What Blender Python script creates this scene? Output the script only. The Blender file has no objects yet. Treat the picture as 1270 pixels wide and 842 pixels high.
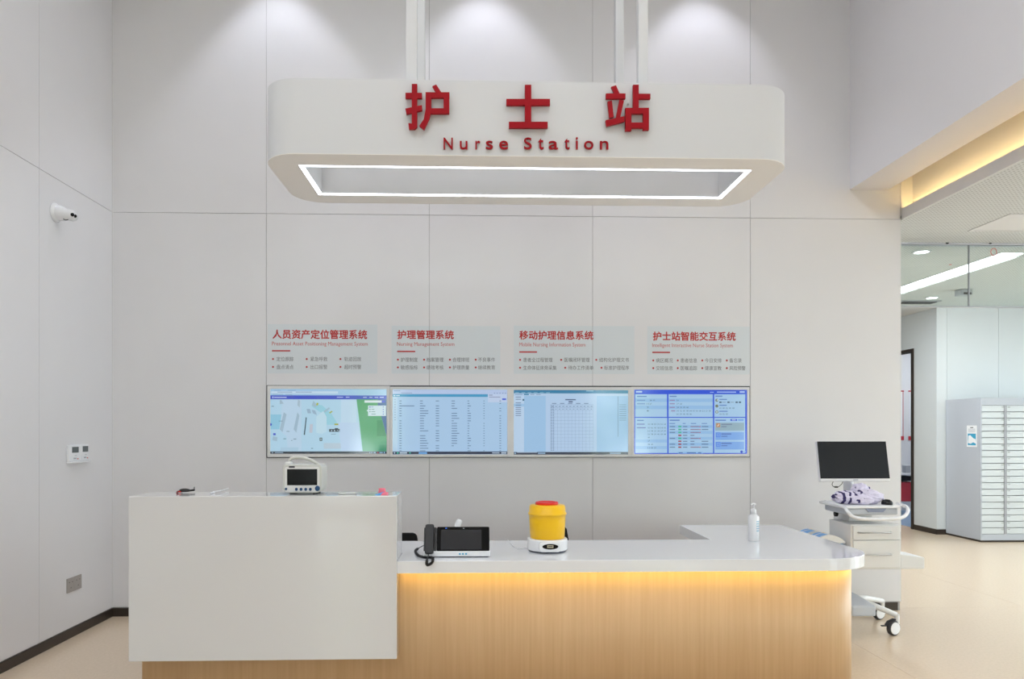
import bpy, bmesh, math, random
from mathutils import Vector, Matrix, noise
random.seed(7)
PI = math.pi
S = bpy.context.scene
C = S.collection
# ------------------------------------------------------------------ camera
H = 1.40                      # camera height, origin at x=y=0
FPX, CX, CY, VPX = 900.0, 620.0, 533.0, 592.0
TH = math.atan((CX - VPX) / FPX)
cd = bpy.data.cameras.new('camera'); cam = bpy.data.objects.new('camera', cd); C.objects.link(cam)
cam.location = (0, 0, H); cam.rotation_euler = (PI/2, 0, -TH)
cd.sensor_fit = 'HORIZONTAL'; cd.sensor_width = 36.0
cd.lens = 36.0 * FPX / 1270
cd.shift_x = (635 - CX) / 1270; cd.shift_y = (CY - 421) / 1270
cd.clip_start = 0.05; cd.clip_end = 100
S.camera = cam
# ------------------------------------------------------------------ world, exposure
w = bpy.data.worlds.new('sky'); S.world = w; w.use_nodes = True
bg = w.node_tree.nodes['Background']
bg.inputs[0].default_value = (0.90, 0.93, 1.0, 1); bg.inputs[1].default_value = 8.8
S.view_settings.view_transform = 'Standard'; S.view_settings.look = 'None'
S.view_settings.gamma = 1; S.view_settings.use_curve_mapping = False
S.view_settings.exposure = 0.07
# ------------------------------------------------------------------ light levels
K_WASH, K_DOWN, K_FILL = 36.0, 27.0, 15.5
K_CORR, K_LED, K_COVE, K_SIGN = 12.0, 8.5, 27.0, 6.0
ZC = 5.25                     # ceiling of the tall room

c_, s_ = math.cos(TH), math.sin(TH)
def ray(px, py):
    u = (px - CX) / FPX
    return Vector((s_ + c_*u, c_ - s_*u, (CY - py) / FPX))
def W(px, py, Y):            # point seen at a pixel, on the plane y = Y
    r = ray(px, py); t = Y / r.y
    return Vector((r.x*t, Y, H + r.z*t))
def G(px, py, z):            # on the plane z
    r = ray(px, py); t = (z - H) / r.z
    return Vector((r.x*t, r.y*t, z))
def L(px, py, X):            # on the plane x
    r = ray(px, py); t = X / r.x
    return Vector((X, r.y*t, H + r.z*t))
def lin(h):
    if isinstance(h, str):
        h = h.lstrip('#'); v = [int(h[i:i+2], 16)/255 for i in (0, 2, 4)]
    else: v = [x/255 for x in h]
    return tuple(x/12.92 if x <= .04045 else ((x+.055)/1.055)**2.4 for x in v)

# ------------------------------------------------------------------ materials
def mat(name, col, rough=.5, metal=0, emit=0, emitcol=None, coat=0, spec=.5):
    m = bpy.data.materials.new(name); m.use_nodes = True
    b = m.node_tree.nodes['Principled BSDF']
    col = lin(col)
    b.inputs['Base Color'].default_value = (*col, 1)
    b.inputs['Roughness'].default_value = rough; b.inputs['Metallic'].default_value = metal
    b.inputs['Specular IOR Level'].default_value = spec
    b.inputs['Coat Weight'].default_value = coat
    if emit:
        b.inputs['Emission Color'].default_value = (*(lin(emitcol) if emitcol else col), 1)
        b.inputs['Emission Strength'].default_value = emit
    return m
def N(m, t, **kw):
    n = m.node_tree.nodes.new(t)
    for k, v in kw.items(): setattr(n, k, v)
    return n
def lk(m, a, b): m.node_tree.links.new(a, b)
def vary(m, scale=(1,1,1), amount=.04, nscale=4, detail=4, bump=0, dark=None):
    """procedural colour variation (and light relief) over the base colour"""
    b = m.node_tree.nodes['Principled BSDF']; col = tuple(b.inputs['Base Color'].default_value)
    tc = N(m, 'ShaderNodeTexCoord'); mp = N(m, 'ShaderNodeMapping'); mp.inputs['Scale'].default_value = scale
    nz = N(m, 'ShaderNodeTexNoise'); nz.inputs['Scale'].default_value = nscale; nz.inputs['Detail'].default_value = detail
    rp = N(m, 'ShaderNodeValToRGB')
    lo = tuple(x*(1-amount) for x in col[:3]) if dark is None else lin(dark)
    rp.color_ramp.elements[0].color = (*lo, 1); rp.color_ramp.elements[0].position = .32
    rp.color_ramp.elements[1].color = (*(min(1, x*(1+amount*.5)) for x in col[:3]), 1); rp.color_ramp.elements[1].position = .68
    lk(m, tc.outputs['Object'], mp.inputs[0]); lk(m, mp.outputs[0], nz.inputs['Vector'])
    lk(m, nz.outputs[0], rp.inputs[0]); lk(m, rp.outputs[0], b.inputs['Base Color'])
    if bump:
        bp = N(m, 'ShaderNodeBump'); bp.inputs['Strength'].default_value = bump; bp.inputs['Distance'].default_value = .002
        lk(m, nz.outputs[0], bp.inputs['Height']); lk(m, bp.outputs[0], b.inputs['Normal'])
    return m
M = {}
M['wall'] = vary(mat('wall_laminate', (227,226,228), .42), amount=.012, nscale=3, bump=.02)
M['wall_cool'] = vary(mat('wall_laminate_cool', (218,224,226), .4), amount=.01, nscale=3)
M['joint'] = mat('panel_joint', (168,166,166), .6)
M['plaster'] = vary(mat('white_paint', (222,221,221), .6), amount=.012, nscale=2)
M['bulk'] = vary(mat('grey_white_paint', (230,228,231), .6), amount=.012, nscale=2)
M['ceil'] = mat('ceiling_paint', (225,225,225), .7)
M['base'] = mat('dark_bronze_skirting', (62,54,48), .35, metal=.3)
M['floor'] = vary(mat('beige_vinyl', (222,202,177), .24, spec=.5), amount=.05, nscale=60, detail=6)
M['seam'] = mat('floor_seam', (178,158,134), .5)
M['blue_floor'] = mat('blue_vinyl', (150,180,210), .4)
M['solid'] = mat('solid_surface', (214,214,215), .15, coat=.6)
M['white_gloss'] = mat('white_gloss_plastic', (236,237,240), .25)
M['white'] = mat('white_plastic', (232,232,234), .4)
M['offwhite'] = mat('warm_white_plastic', (226,226,225), .4)
M['grey'] = mat('grey_plastic', (165,168,175), .4)
M['sign'] = mat('sign_white', (215,216,218), .45)
M['black'] = mat('black_plastic', (9,9,11), .35)
M['rubber'] = mat('dark_rubber', (52,53,57), .6)
M['glassblack'] = mat('black_glass', (7,8,10), .1, spec=.22)
M['monblack'] = mat('dark_matt_display', (16,19,26), .4, spec=.3)
M['red'] = mat('red_acrylic', (158,0,20), .5, spec=.2)
M['redprint'] = mat('red_print', (190,52,52), .6)
M['redprint2'] = mat('pale_red_print', (203,98,95), .6)
M['greyprint'] = mat('grey_print', (112,114,118), .6)
M['darkprint'] = mat('dark_print', (60,62,70), .6)
M['silver'] = mat('silver_metal', (190,190,192), .3, metal=.8)
M['socket'] = mat('champagne_grey_plate', (168,162,157), .4, metal=.2)
M['lcd'] = mat('grey_lcd', (95,103,105), .2)
M['yellow'] = mat('yellow_plastic', (250,196,6), .3)
M['redlid'] = mat('red_plastic', (226,38,26), .35)
M['navy'] = mat('navy_button', (20,68,112), .4)
M['devgrey'] = mat('device_grey', (203,204,198), .4)
M['lockerside'] = mat('grey_steel', (188,194,203), .4)
M['drawer'] = mat('drawer_white', (212,219,222), .4)
M['blue'] = mat('blue_plastic', (90,160,215), .4)
M['bluelabel'] = mat('blue_label', (118,172,226), .5)
M['tealprint'] = mat('teal_print', (58,160,196), .5)
M['whiteprint'] = mat('white_print', (240,242,244), .6)
M['red_cab'] = mat('red_cabinet', (196,62,74), .4)
M['pink'] = mat('pink_paper', (240,120,140), .5)
M['wire'] = mat('white_wire', (215,215,215), .5)
M['fabric_black'] = mat('black_mesh_fabric', (14,14,16), .9)
M['led'] = mat('white_led', (255,255,255), .5, emit=K_SIGN, emitcol=(238,242,255))
M['warmled'] = mat('warm_led', (255,220,150), .5, emit=K_LED, emitcol=(255,224,135))
M['coveled'] = mat('cove_led', (255,225,170), .5, emit=K_COVE, emitcol=(255,216,140))
M['linear'] = mat('linear_lamp', (255,255,255), .5, emit=6, emitcol=(250,252,255))
M['lamp'] = mat('lamp_lens', (255,255,255), .5, emit=8, emitcol=(252,252,255))
M['bark'] = mat('bark', (92,76,60), .9)
M['leaf'] = vary(mat('leaves', (178,196,64), .7), amount=.5, nscale=6)
M['lawn'] = vary(mat('paving', (170,166,160), .9), amount=.1, nscale=3)
# light oak: fine upright grain
m = M['oak'] = mat('light_oak_veneer', (224,196,160), .42)
b = m.node_tree.nodes['Principled BSDF']
tc = N(m, 'ShaderNodeTexCoord'); mp = N(m, 'ShaderNodeMapping'); mp.inputs['Scale'].default_value = (1, 1, .03)
n1 = N(m, 'ShaderNodeTexNoise'); n1.inputs['Scale'].default_value = 70; n1.inputs['Detail'].default_value = 5
n2 = N(m, 'ShaderNodeTexNoise'); n2.inputs['Scale'].default_value = 9; n2.inputs['Detail'].default_value = 2
mx = N(m, 'ShaderNodeMath', operation='MULTIPLY_ADD'); mx.inputs[1].default_value = .65
sc = N(m, 'ShaderNodeMath', operation='MULTIPLY'); sc.inputs[1].default_value = .35
rp = N(m, 'ShaderNodeValToRGB')
rp.color_ramp.elements[0].color = (*lin((202,166,124)), 1); rp.color_ramp.elements[0].position = .38
rp.color_ramp.elements[1].color = (*lin((210,176,134)), 1); rp.color_ramp.elements[1].position = .62
lk(m, tc.outputs['Object'], mp.inputs[0]); lk(m, mp.outputs[0], n1.inputs['Vector']); lk(m, mp.outputs[0], n2.inputs['Vector'])
lk(m, n2.outputs[0], sc.inputs[0]); lk(m, n1.outputs[0], mx.inputs[0]); lk(m, sc.outputs[0], mx.inputs[2])
lk(m, mx.outputs[0], rp.inputs[0]); lk(m, rp.outputs[0], b.inputs['Base Color'])
# perforated ceiling: dot grid
m = M['perf'] = mat('perforated_gypsum', (214,216,212), .7)
b = m.node_tree.nodes['Principled BSDF']
tc = N(m, 'ShaderNodeTexCoord'); sp = N(m, 'ShaderNodeSeparateXYZ'); lk(m, tc.outputs['Object'], sp.inputs[0])
def cell(out):
    a = N(m, 'ShaderNodeMath', operation='MULTIPLY'); a.inputs[1].default_value = 1/.03; lk(m, out, a.inputs[0])
    f = N(m, 'ShaderNodeMath', operation='FRACT'); lk(m, a.outputs[0], f.inputs[0])
    d = N(m, 'ShaderNodeMath', operation='SUBTRACT'); d.inputs[1].default_value = .5; lk(m, f.outputs[0], d.inputs[0])
    q = N(m, 'ShaderNodeMath', operation='MULTIPLY'); lk(m, d.outputs[0], q.inputs[0]); lk(m, d.outputs[0], q.inputs[1])
    return q
qa, qb = cell(sp.outputs[0]), cell(sp.outputs[1])
ad = N(m, 'ShaderNodeMath', operation='ADD'); lk(m, qa.outputs[0], ad.inputs[0]); lk(m, qb.outputs[0], ad.inputs[1])
lt = N(m, 'ShaderNodeMath', operation='LESS_THAN'); lt.inputs[1].default_value = .05; lk(m, ad.outputs[0], lt.inputs[0])
mc = N(m, 'ShaderNodeMixRGB'); mc.inputs[1].default_value = (*lin((210,212,211)), 1); mc.inputs[2].default_value = (*lin((160,160,158)), 1)
lk(m, lt.outputs[0], mc.inputs[0]); lk(m, mc.outputs[0], b.inputs['Base Color'])
# thin glass: mostly clear, Fresnel reflection
def glass(name, tint, k=1.0, ior=1.5):
    m = bpy.data.materials.new(name); m.use_nodes = True
    nt = m.node_tree; nt.nodes.clear()
    o = nt.nodes.new('ShaderNodeOutputMaterial'); t = nt.nodes.new('ShaderNodeBsdfTransparent'); g = nt.nodes.new('ShaderNodeBsdfGlossy')
    g.inputs['Roughness'].default_value = .02; t.inputs[0].default_value = (*tint, 1)
    f = nt.nodes.new('ShaderNodeFresnel'); f.inputs[0].default_value = ior
    x = nt.nodes.new('ShaderNodeMixShader')
    nt.links.new(f.outputs[0], x.inputs[0]); nt.links.new(t.outputs[0], x.inputs[1]); nt.links.new(g.outputs[0], x.inputs[2]); nt.links.new(x.outputs[0], o.inputs[0])
    return m
M['glass'] = glass('clear_glass', (.93,.975,.96))
M['film'] = mat('pale_blue_grey_film', (217,223,227), .5)
# striped cloth
m = M['cloth'] = mat('striped_lavender_cloth', (214,206,232), .9)
b = m.node_tree.nodes['Principled BSDF']
tc = N(m, 'ShaderNodeTexCoord'); nz = N(m, 'ShaderNodeTexNoise'); nz.inputs['Scale'].default_value = 9
wv = N(m, 'ShaderNodeTexWave'); wv.inputs['Scale'].default_value = 7; wv.inputs['Distortion'].default_value = 7; wv.inputs['Detail Scale'].default_value = .9; wv.inputs['Detail'].default_value = 1
rp = N(m, 'ShaderNodeValToRGB')
rp.color_ramp.elements[0].color = (*lin((62,54,104)), 1); rp.color_ramp.elements[0].position = .3
rp.color_ramp.elements[1].color = (*lin((224,218,238)), 1); rp.color_ramp.elements[1].position = .38
nz.inputs['Scale'].default_value = 7; mm = N(m, 'ShaderNodeMapRange'); mm.inputs[1].default_value = .46; mm.inputs[2].default_value = .52
mxx = N(m, 'ShaderNodeMath', operation='MAXIMUM'); lk(m, tc.outputs['Object'], nz.inputs['Vector']); lk(m, nz.outputs[0], mm.inputs[0])
lk(m, tc.outputs['Object'], wv.inputs['Vector']); lk(m, wv.outputs[0], mxx.inputs[0]); lk(m, mm.outputs[0], mxx.inputs[1]); lk(m, mxx.outputs[0], rp.inputs[0]); lk(m, rp.outputs[0], b.inputs['Base Color'])

# ------------------------------------------------------------------ mesh helpers
def BM(): return bmesh.new()
def hexa(bm, p, mi=0):
    """8 points: bottom ring 0-3, top ring 4-7"""
    v = [bm.verts.new(q) for q in p]
    for f in ((3,2,1,0),(4,5,6,7),(0,1,5,4),(1,2,6,5),(2,3,7,6),(3,0,4,7)):
        bm.faces.new([v[i] for i in f]).material_index = mi
def box(bm, x0, x1, y0, y1, z0, z1, mi=0):
    if x0 > x1: x0, x1 = x1, x0
    if y0 > y1: y0, y1 = y1, y0
    if z0 > z1: z0, z1 = z1, z0
    hexa(bm, [(x0,y0,z0),(x1,y0,z0),(x1,y1,z0),(x0,y1,z0),(x0,y0,z1),(x1,y0,z1),(x1,y1,z1),(x0,y1,z1)], mi)
    return bm
def bx(*a): return box(BM(), *a)
def rrect(x0, x1, y0, y1, r, n=6):
    """rounded rectangle, counter-clockwise; r a number or four (x0y0, x1y0, x1y1, x0y1)"""
    r = (r,)*4 if not isinstance(r, (tuple, list)) else r
    out = []
    for (cx, cy, a0, rr) in ((x0+r[0], y0+r[0], PI, r[0]), (x1-r[1], y0+r[1], 1.5*PI, r[1]), (x1-r[2], y1-r[2], 0, r[2]), (x0+r[3], y1-r[3], .5*PI, r[3])):
        if rr <= 0: out.append((cx, cy)); continue
        for i in range(n+1):
            a = a0 + .5*PI*i/n; out.append((cx+rr*math.cos(a), cy+rr*math.sin(a)))
    return out
def prism(bm, pts, a, b, axis='z', mi=0):
    def P(p, t):
        return (p[0], p[1], t) if axis == 'z' else (p[0], t, p[1]) if axis == 'y' else (t, p[0], p[1])
    lo = [bm.verts.new(P(p, a)) for p in pts]; hi = [bm.verts.new(P(p, b)) for p in pts]
    n = len(pts)
    fs = [bm.faces.new(lo[::-1]), bm.faces.new(hi)]
    for i in range(n): fs.append(bm.faces.new([lo[i], lo[(i+1)%n], hi[(i+1)%n], hi[i]]))
    for f in fs: f.material_index = mi
    bmesh.ops.recalc_face_normals(bm, faces=fs)
    return bm
def ring(bm, outer, inner, z0, z1):
    """frame between two loops with the same number of points"""
    n = len(outer)
    a = [bm.verts.new((*p, z0)) for p in outer]; b = [bm.verts.new((*p, z1)) for p in outer]
    c = [bm.verts.new((*p, z0)) for p in inner]; d = [bm.verts.new((*p, z1)) for p in inner]
    for i in range(n):
        j = (i+1) % n
        for q in ((a[i],a[j],b[j],b[i]), (c[j],c[i],d[i],d[j]), (a[j],a[i],c[i],c[j]), (b[i],b[j],d[j],d[i])): bm.faces.new(q)
    return bm
def tube(bm, pts, r, seg=8, cyc=False):
    pts = [Vector(p) for p in pts]; rings = []
    rs = r if isinstance(r, (list, tuple)) else [r]*len(pts)
    up = None
    for i, p in enumerate(pts):
        d = (pts[min(i+1, len(pts)-1)] - pts[max(i-1, 0)]).normalized()
        if up is None: up = d.orthogonal().normalized()
        u = (up - d*up.dot(d)).normalized(); up = u; v = d.cross(u)
        rings.append([bm.verts.new(p + (u*math.cos(2*PI*k/seg) + v*math.sin(2*PI*k/seg))*rs[i]) for k in range(seg)])
    for a, b in zip(rings, rings[1:]):
        for k in range(seg): bm.faces.new((a[k], a[(k+1)%seg], b[(k+1)%seg], b[k]))
    bm.faces.new(rings[0][::-1]); bm.faces.new(rings[-1])
    return bm
def lathe(bm, prof, o, ax=(0,0,1), seg=24, sx=1, sy=1):
    """prof: (radius, height) from bottom to top, around axis ax at o"""
    ax = Vector(ax).normalized(); u = Vector((1,0,0)) if abs(ax.x) < .9 else Vector((0,1,0))
    u = (u - ax*u.dot(ax)).normalized(); v = ax.cross(u); o = Vector(o); rings = []
    for r, h in prof:
        if r <= 1e-6: rings.append([bm.verts.new(o+ax*h)]); continue
        rings.append([bm.verts.new(o + ax*h + u*(r*sx*math.cos(2*PI*k/seg)) + v*(r*sy*math.sin(2*PI*k/seg))) for k in range(seg)])
    for a, b in zip(rings, rings[1:]):
        for k in range(seg):
            q = [a[k % len(a)], a[(k+1) % len(a)], b[(k+1) % len(b)], b[k % len(b)]]
            q = [x for i, x in enumerate(q) if x not in q[:i]]
            if len(q) > 2: bm.faces.new(q)
    if len(rings[0]) > 1: bm.faces.new(rings[0][::-1])
    if len(rings[-1]) > 1: bm.faces.new(rings[-1])
    return bm
def spline(pts, n=8):
    pts = [Vector(p) for p in pts]; out = []
    for i in range(len(pts)-1):
        p0, p1, p2, p3 = pts[max(i-1,0)], pts[i], pts[i+1], pts[min(i+2, len(pts)-1)]
        for k in range(n):
            t = k/n
            out.append(.5*((2*p1) + (p2-p0)*t + (2*p0-5*p1+4*p2-p3)*t*t + (3*p1-p0-3*p2+p3)*t**3))
    return out + [pts[-1]]
ORG = {}
def obj(name, bm, m, parent=None, bevel=0, smooth=False, kind=None, label=None, segs=2):
    o = finish(name, bm, m, parent, smooth)
    if bevel:
        d = o.modifiers.new('bevel', 'BEVEL'); d.width = bevel; d.segments = segs; d.limit_method = 'ANGLE'; d.angle_limit = .6
    if kind: o['kind'] = kind
    if label: o['label'] = label
    return o
def finish(name, bm, m, parent, smooth):
    me = bpy.data.meshes.new(name)
    org = Vector((0,0,0))
    if parent is not None: org = ORG[parent.name]
    else:
        xs = [v.co for v in bm.verts]
        if xs:
            org = Vector(((min(v.x for v in xs)+max(v.x for v in xs))/2, (min(v.y for v in xs)+max(v.y for v in xs))/2, min(v.z for v in xs)))
    for v in bm.verts: v.co -= org
    if smooth:
        for f in bm.faces: f.smooth = True
        for e in bm.edges:
            if len(e.link_faces) == 2 and e.calc_face_angle(0) > .7: e.smooth = False
    bm.to_mesh(me); bm.free()
    for mm in (m if isinstance(m, (list, tuple)) else [m]): me.materials.append(mm)
    o = bpy.data.objects.new(name, me); C.objects.link(o)
    if parent is not None: o.parent = parent
    else: o.location = org
    ORG[o.name] = org
    return o
def tag(o, label=None, cat=None, group=None, kind=None):
    if label: o['label'] = label
    if cat: o['category'] = cat
    if group: o['group'] = group
    if kind: o['kind'] = kind
    return o
def thing(name, label, cat, loc, group=None, kind=None):
    o = bpy.data.objects.new(name, None); C.objects.link(o); o.location = loc; o.empty_display_size = .05
    ORG[o.name] = Vector(loc)
    return tag(o, label, cat, group, kind)
def struct(name, bm, m, parent=None, **k):
    o = obj(name, bm, m, parent, **k)
    if parent is None: o['kind'] = 'structure'
    return o
def text_verts(body, offset=0, extrude=0, res=3):
    cu = bpy.data.curves.new('t', 'FONT'); cu.body = body; cu.size = 1; cu.offset = offset; cu.extrude = extrude; cu.resolution_u = res
    o = bpy.data.objects.new('t', cu); C.objects.link(o)
    dg = bpy.context.evaluated_depsgraph_get(); dg.update()
    me = bpy.data.meshes.new_from_object(o.evaluated_get(dg))
    vs = [tuple(v.co) for v in me.vertices]; fs = [tuple(p.vertices) for p in me.polygons]
    bpy.data.objects.remove(o); bpy.data.curves.remove(cu); bpy.data.meshes.remove(me)
    return vs, fs
TC = {}
def text(bm, body, x0, x1, z0, z1, y, depth=.0, offset=0, mi=0, fn=None, res=3):
    """lettering fitted to a box on the plane y (or any plane through fn(u, v, depth))"""
    key = (body, offset, depth > 0, res)
    if key not in TC: TC[key] = text_verts(body, offset, .5 if depth > 0 else 0, res)
    vs, fs = TC[key]
    if not vs: return bm
    a = min(v[0] for v in vs); b = max(v[0] for v in vs); c = min(v[1] for v in vs); d = max(v[1] for v in vs)
    nv = []
    for v in vs:
        X = x0 + (v[0]-a)/max(b-a, 1e-6)*(x1-x0); Z = z0 + (v[1]-c)/max(d-c, 1e-6)*(z1-z0)
        t = (v[2]+.5)*depth if depth > 0 else 0
        nv.append(bm.verts.new(fn(X, Z, t) if fn else (X, y - t, Z)))
    for f in fs:
        try: bm.faces.new([nv[i] for i in f]).material_index = mi
        except ValueError: pass
    return bm
def textpx(bm, body, px0, py0, px1, py1, Y, bold=0, **k):
    a = W(px0, py1, Y); b = W(px1, py0, Y)
    if bold:
        for i, (dx, dz) in enumerate(((-1, 0), (1, 0), (0, 1), (0, -1))): text(bm, body, a.x+(dx+1)*bold/2, b.x+(dx-1)*bold/2, a.z+(dz+1)*bold/2, b.z+(dz-1)*bold/2, Y-.00004*i, **k)
        return bm
    return text(bm, body, a.x, b.x, a.z, b.z, Y, **k)
def area(name, loc, size, energy, col, parent=None, rot=(0,0,0), spread=None):
    l = bpy.data.lights.new(name, 'AREA'); l.energy = energy; l.color = col; l.shape = 'RECTANGLE'; l.size, l.size_y = size
    if spread: l.spread = spread
    o = bpy.data.objects.new(name, l); C.objects.link(o); o.rotation_euler = rot
    if parent is not None: o.parent = parent; o.location = Vector(loc) - ORG[parent.name]
    else: o.location = loc
    return o
def spot(name, loc, energy, col, angle, blend, parent=None, target=None, radius=.04):
    l = bpy.data.lights.new(name, 'SPOT'); l.energy = energy; l.color = col; l.spot_size = angle; l.spot_blend = blend; l.shadow_soft_size = radius
    o = bpy.data.objects.new(name, l); C.objects.link(o)
    if target is not None: o.rotation_euler = (Vector(target) - Vector(loc)).to_track_quat('-Z', 'Y').to_euler()
    if parent is not None: o.parent = parent; o.location = Vector(loc) - ORG[parent.name]
    else: o.location = loc
    return o

# ================================================================== the room shell
g = G(139.5, 764.5, 0); XL, YB = g.x, g.y
XR = W(1116.5, 600, YB).x
ZJ = W(620, 267.5, YB).z
YR, XE, YE = -5.0, 9.6, 14.5      # rear wall, far right wall, far end
ZP = W(1118.4, 271.8, YB).z       # perforated ceiling
XB = W(1054.2, 235.1, YB).x; ZB = W(1054.2, 235.1, YB).z      # bulkhead face, its soffit
XB2 = W(1101, 235.1, YB).x
XLIP = W(1118.6, 265, YB).x; ZLIP = W(1119, 258.4, YB).z
XCV = W(1131.8, 240, YB).x
ZCV = ZB + .35
YG = (ZP - H) * 900 / (533 - 297.5)     # glass smoke barrier
YW = 9.52; XW = 6.14

# floor: sheets welded side by side
fl = thing('floor', None, None, (0,0,0), kind='structure')
obj('screed', bx(XL-.2, XE+.2, YR-.2, YE+.2, -.1, -.004), M['seam'], fl)
xs = [XL-.1, -1.25, .61, 2.47, 4.33, 6.19, 8.05, XE+.1]; ysf = [YR-.1, .9, 5.6, 10.3, YE+.1]
for i in range(len(xs)-1):
    for j in range(len(ysf)-1):
        obj('floor_sheet', bx(xs[i]+.0012, xs[i+1]-.0012, ysf[j]+.0012, ysf[j+1]-.0012, -.004, 0), M['floor'], fl)
# back wall
wb = thing('wall_back', None, None, (0, YB, 0), kind='structure')
TP = .006
obj('backing', bx(XL-.2, XR, YB+TP, YB+.26, 0, ZC), M['joint'], wb)
cols = [XL] + [W(p, 500, YB).x for p in (330.3, 532.3, 735, 930.5)] + [XR]
ZB0 = .068
for i in range(5):
    for z0, z1 in ((ZB0, ZJ), (ZJ, ZC)):
        obj('wall_panel', bx(cols[i]+.0016, cols[i+1]-(.0016 if i < 4 else 0), YB, YB+TP+.004, z0+.0018, z1-.0018), M['wall'], wb)
obj('end_panel', bx(XR, XR+.006, YB, YB+.26, ZB0, ZP), M['plaster'], wb)
struct('baseboard_back', bx(XL, XR-.02, YB-.004, YB+.05, 0, ZB0-.006), M['base'], bevel=.002)
# left wall
wl = thing('wall_left', None, None, (XL, 0, 0), kind='structure')
obj('backing', bx(XL-.2, XL-TP, YR, YB, 0, ZC), M['joint'], wl)
yj = L(48.5, 500, XL).y; step = YB - yj
yl = [YB]
while yl[-1] - step > YR: yl.append(yl[-1]-step)
yl.append(YR)
for i in range(len(yl)-1):
    for z0, z1 in ((ZB0, ZJ), (ZJ, ZC)):
        obj('wall_panel', bx(XL-TP-.004, XL, yl[i+1]+.0014, yl[i]-.0014, z0+.0018, z1-.0018), M['wall'], wl)
struct('baseboard_left', bx(XL-.01, XL+.004, YR, YB-.004, 0, ZB0-.006), M['base'], bevel=.002)
struct('trim_1', bx(XL, XL+.005, YB-.006, YB, ZB0, ZC), M['plaster'])
# ceiling of the tall room and the bulkhead on the right
struct('ceiling', bx(XL-.2, XB+.3, YR-.2, YB+.3, ZC, ZC+.1), M['ceil'])
wr = thing('wall_right', None, None, (XB, 0, ZB), kind='structure')
obj('bulkhead_face', bx(XB, XB2, YR, YB, ZB, ZC), M['bulk'], wr)
obj('cove_top', bx(XB2, XCV+.05, YR, YB, ZCV, ZCV+.08), M['plaster'], wr)
obj('cove_wall', bx(XCV, XCV+.05, YR, YB, ZP+.031, ZCV), M['plaster'], wr)
obj('cove_lip', bx(XLIP, XLIP+.014, YR, YB, ZP, ZLIP), M['plaster'], wr)
obj('cove_floor', bx(XLIP+.014, XCV, YR, YB, ZP+.031, ZP+.04), M['plaster'], wr)
obj('cove_end', bx(XR+.006, XCV+.05, YB, YB+.03, ZP+.031, ZCV), M['plaster'], wr)
ld = obj('led_strip', bx(XLIP+.018, XLIP+.03, YR+.1, YB-.02, ZP+.041, ZP+.047), M['coveled'], wr, label='warm light strip')
# low perforated ceiling over the corridor
cl = thing('ceiling', None, None, (XCV, 0, ZP), kind='structure')
obj('perforated_board', bx(XLIP+.0145, XE, YR, YB+.03, ZP, ZP+.03), M['perf'], cl)
obj('perforated_board', bx(XR+.006, XE, YB+.03, YG-.03, ZP, ZP+.03), M['perf'], cl)
obj('perforated_board', bx(XR+.006, XE, YG+.05, YE, ZP, ZP+.03), M['perf'], cl)
obj('slab', bx(XR-.3, XE+.2, YB+.03, YE, ZP+.03, ZP+.12), M['ceil'], cl)
obj('slab', bx(XCV+.05, XE+.2, YR, YB+.03, ZP+.03, ZP+.12), M['ceil'], cl)
# walls beyond
w4 = thing('wall_corridor', None, None, (XW, YW, 0), kind='structure')
obj('backing', bx(XW+.01, XE, YW+.008, YW+.2, 0, ZP), M['joint'], w4)
j1 = W(1238.5, 450, YW).x
for a, b_ in ((XW, W(1174.5, 450, YW).x), (W(1174.5, 450, YW).x, j1), (j1, j1+1.2), (j1+1.2, XE)):
    obj('wall_panel', bx(a+.002 if a > XW else a, b_-.002, YW, YW+.014, .072, ZP), M['wall_cool'], w4)
Yd = L(1131.5, 500, XW).y
obj('side_panel', bx(XW, XW+.1, YW+.014, Yd, .072, ZP), M['wall_cool'], w4)
zd = L(1131.5, 436, XW).z
obj('door_head', bx(XW, XW+.1, Yd, Yd+1.1, zd, ZP), M['wall_cool'], w4)
obj('side_panel', bx(XW, XW+.1, Yd+1.1, YE, 0, ZP), M['wall_cool'], w4)
struct('baseboard_corridor', bx(XW-.004, XE, YW-.004, YW+.008, 0, .066), M['base'])
struct('baseboard_side', bx(XW-.004, XW+.05, YW+.008, Yd-.04, 0, .066), M['base'])
d1 = thing('door_1', None, None, (XW, Yd, 0), kind='structure')
obj('door_frame', bx(XW-.015, XW+.115, Yd-.04, Yd+.012, 0, zd+.04), M['base'], d1)
obj('door_frame', bx(XW-.015, XW+.115, Yd+1.09, Yd+1.14, 0, zd+.04), M['base'], d1)
obj('door_frame', bx(XW-.015, XW+.115, Yd+.012, Yd+1.09, zd, zd+.04), M['base'], d1)
struct('wall_far', bx(XR-.3, XW, YE, YE+.1, 0, ZP), M['plaster'])
struct('wall_inner', bx(XR-.12, XR, YB+.27, YE, 0, ZP), M['plaster'])
# the room behind the door
YQ = 12.35
struct('wall_office', bx(XW+.1, XE, YQ, YQ+.1, 0, ZP), M['wall'])
struct('floor_office', bx(XW+.1, XE, YW+.2, YQ, 0, .003), M['blue_floor'])
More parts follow.
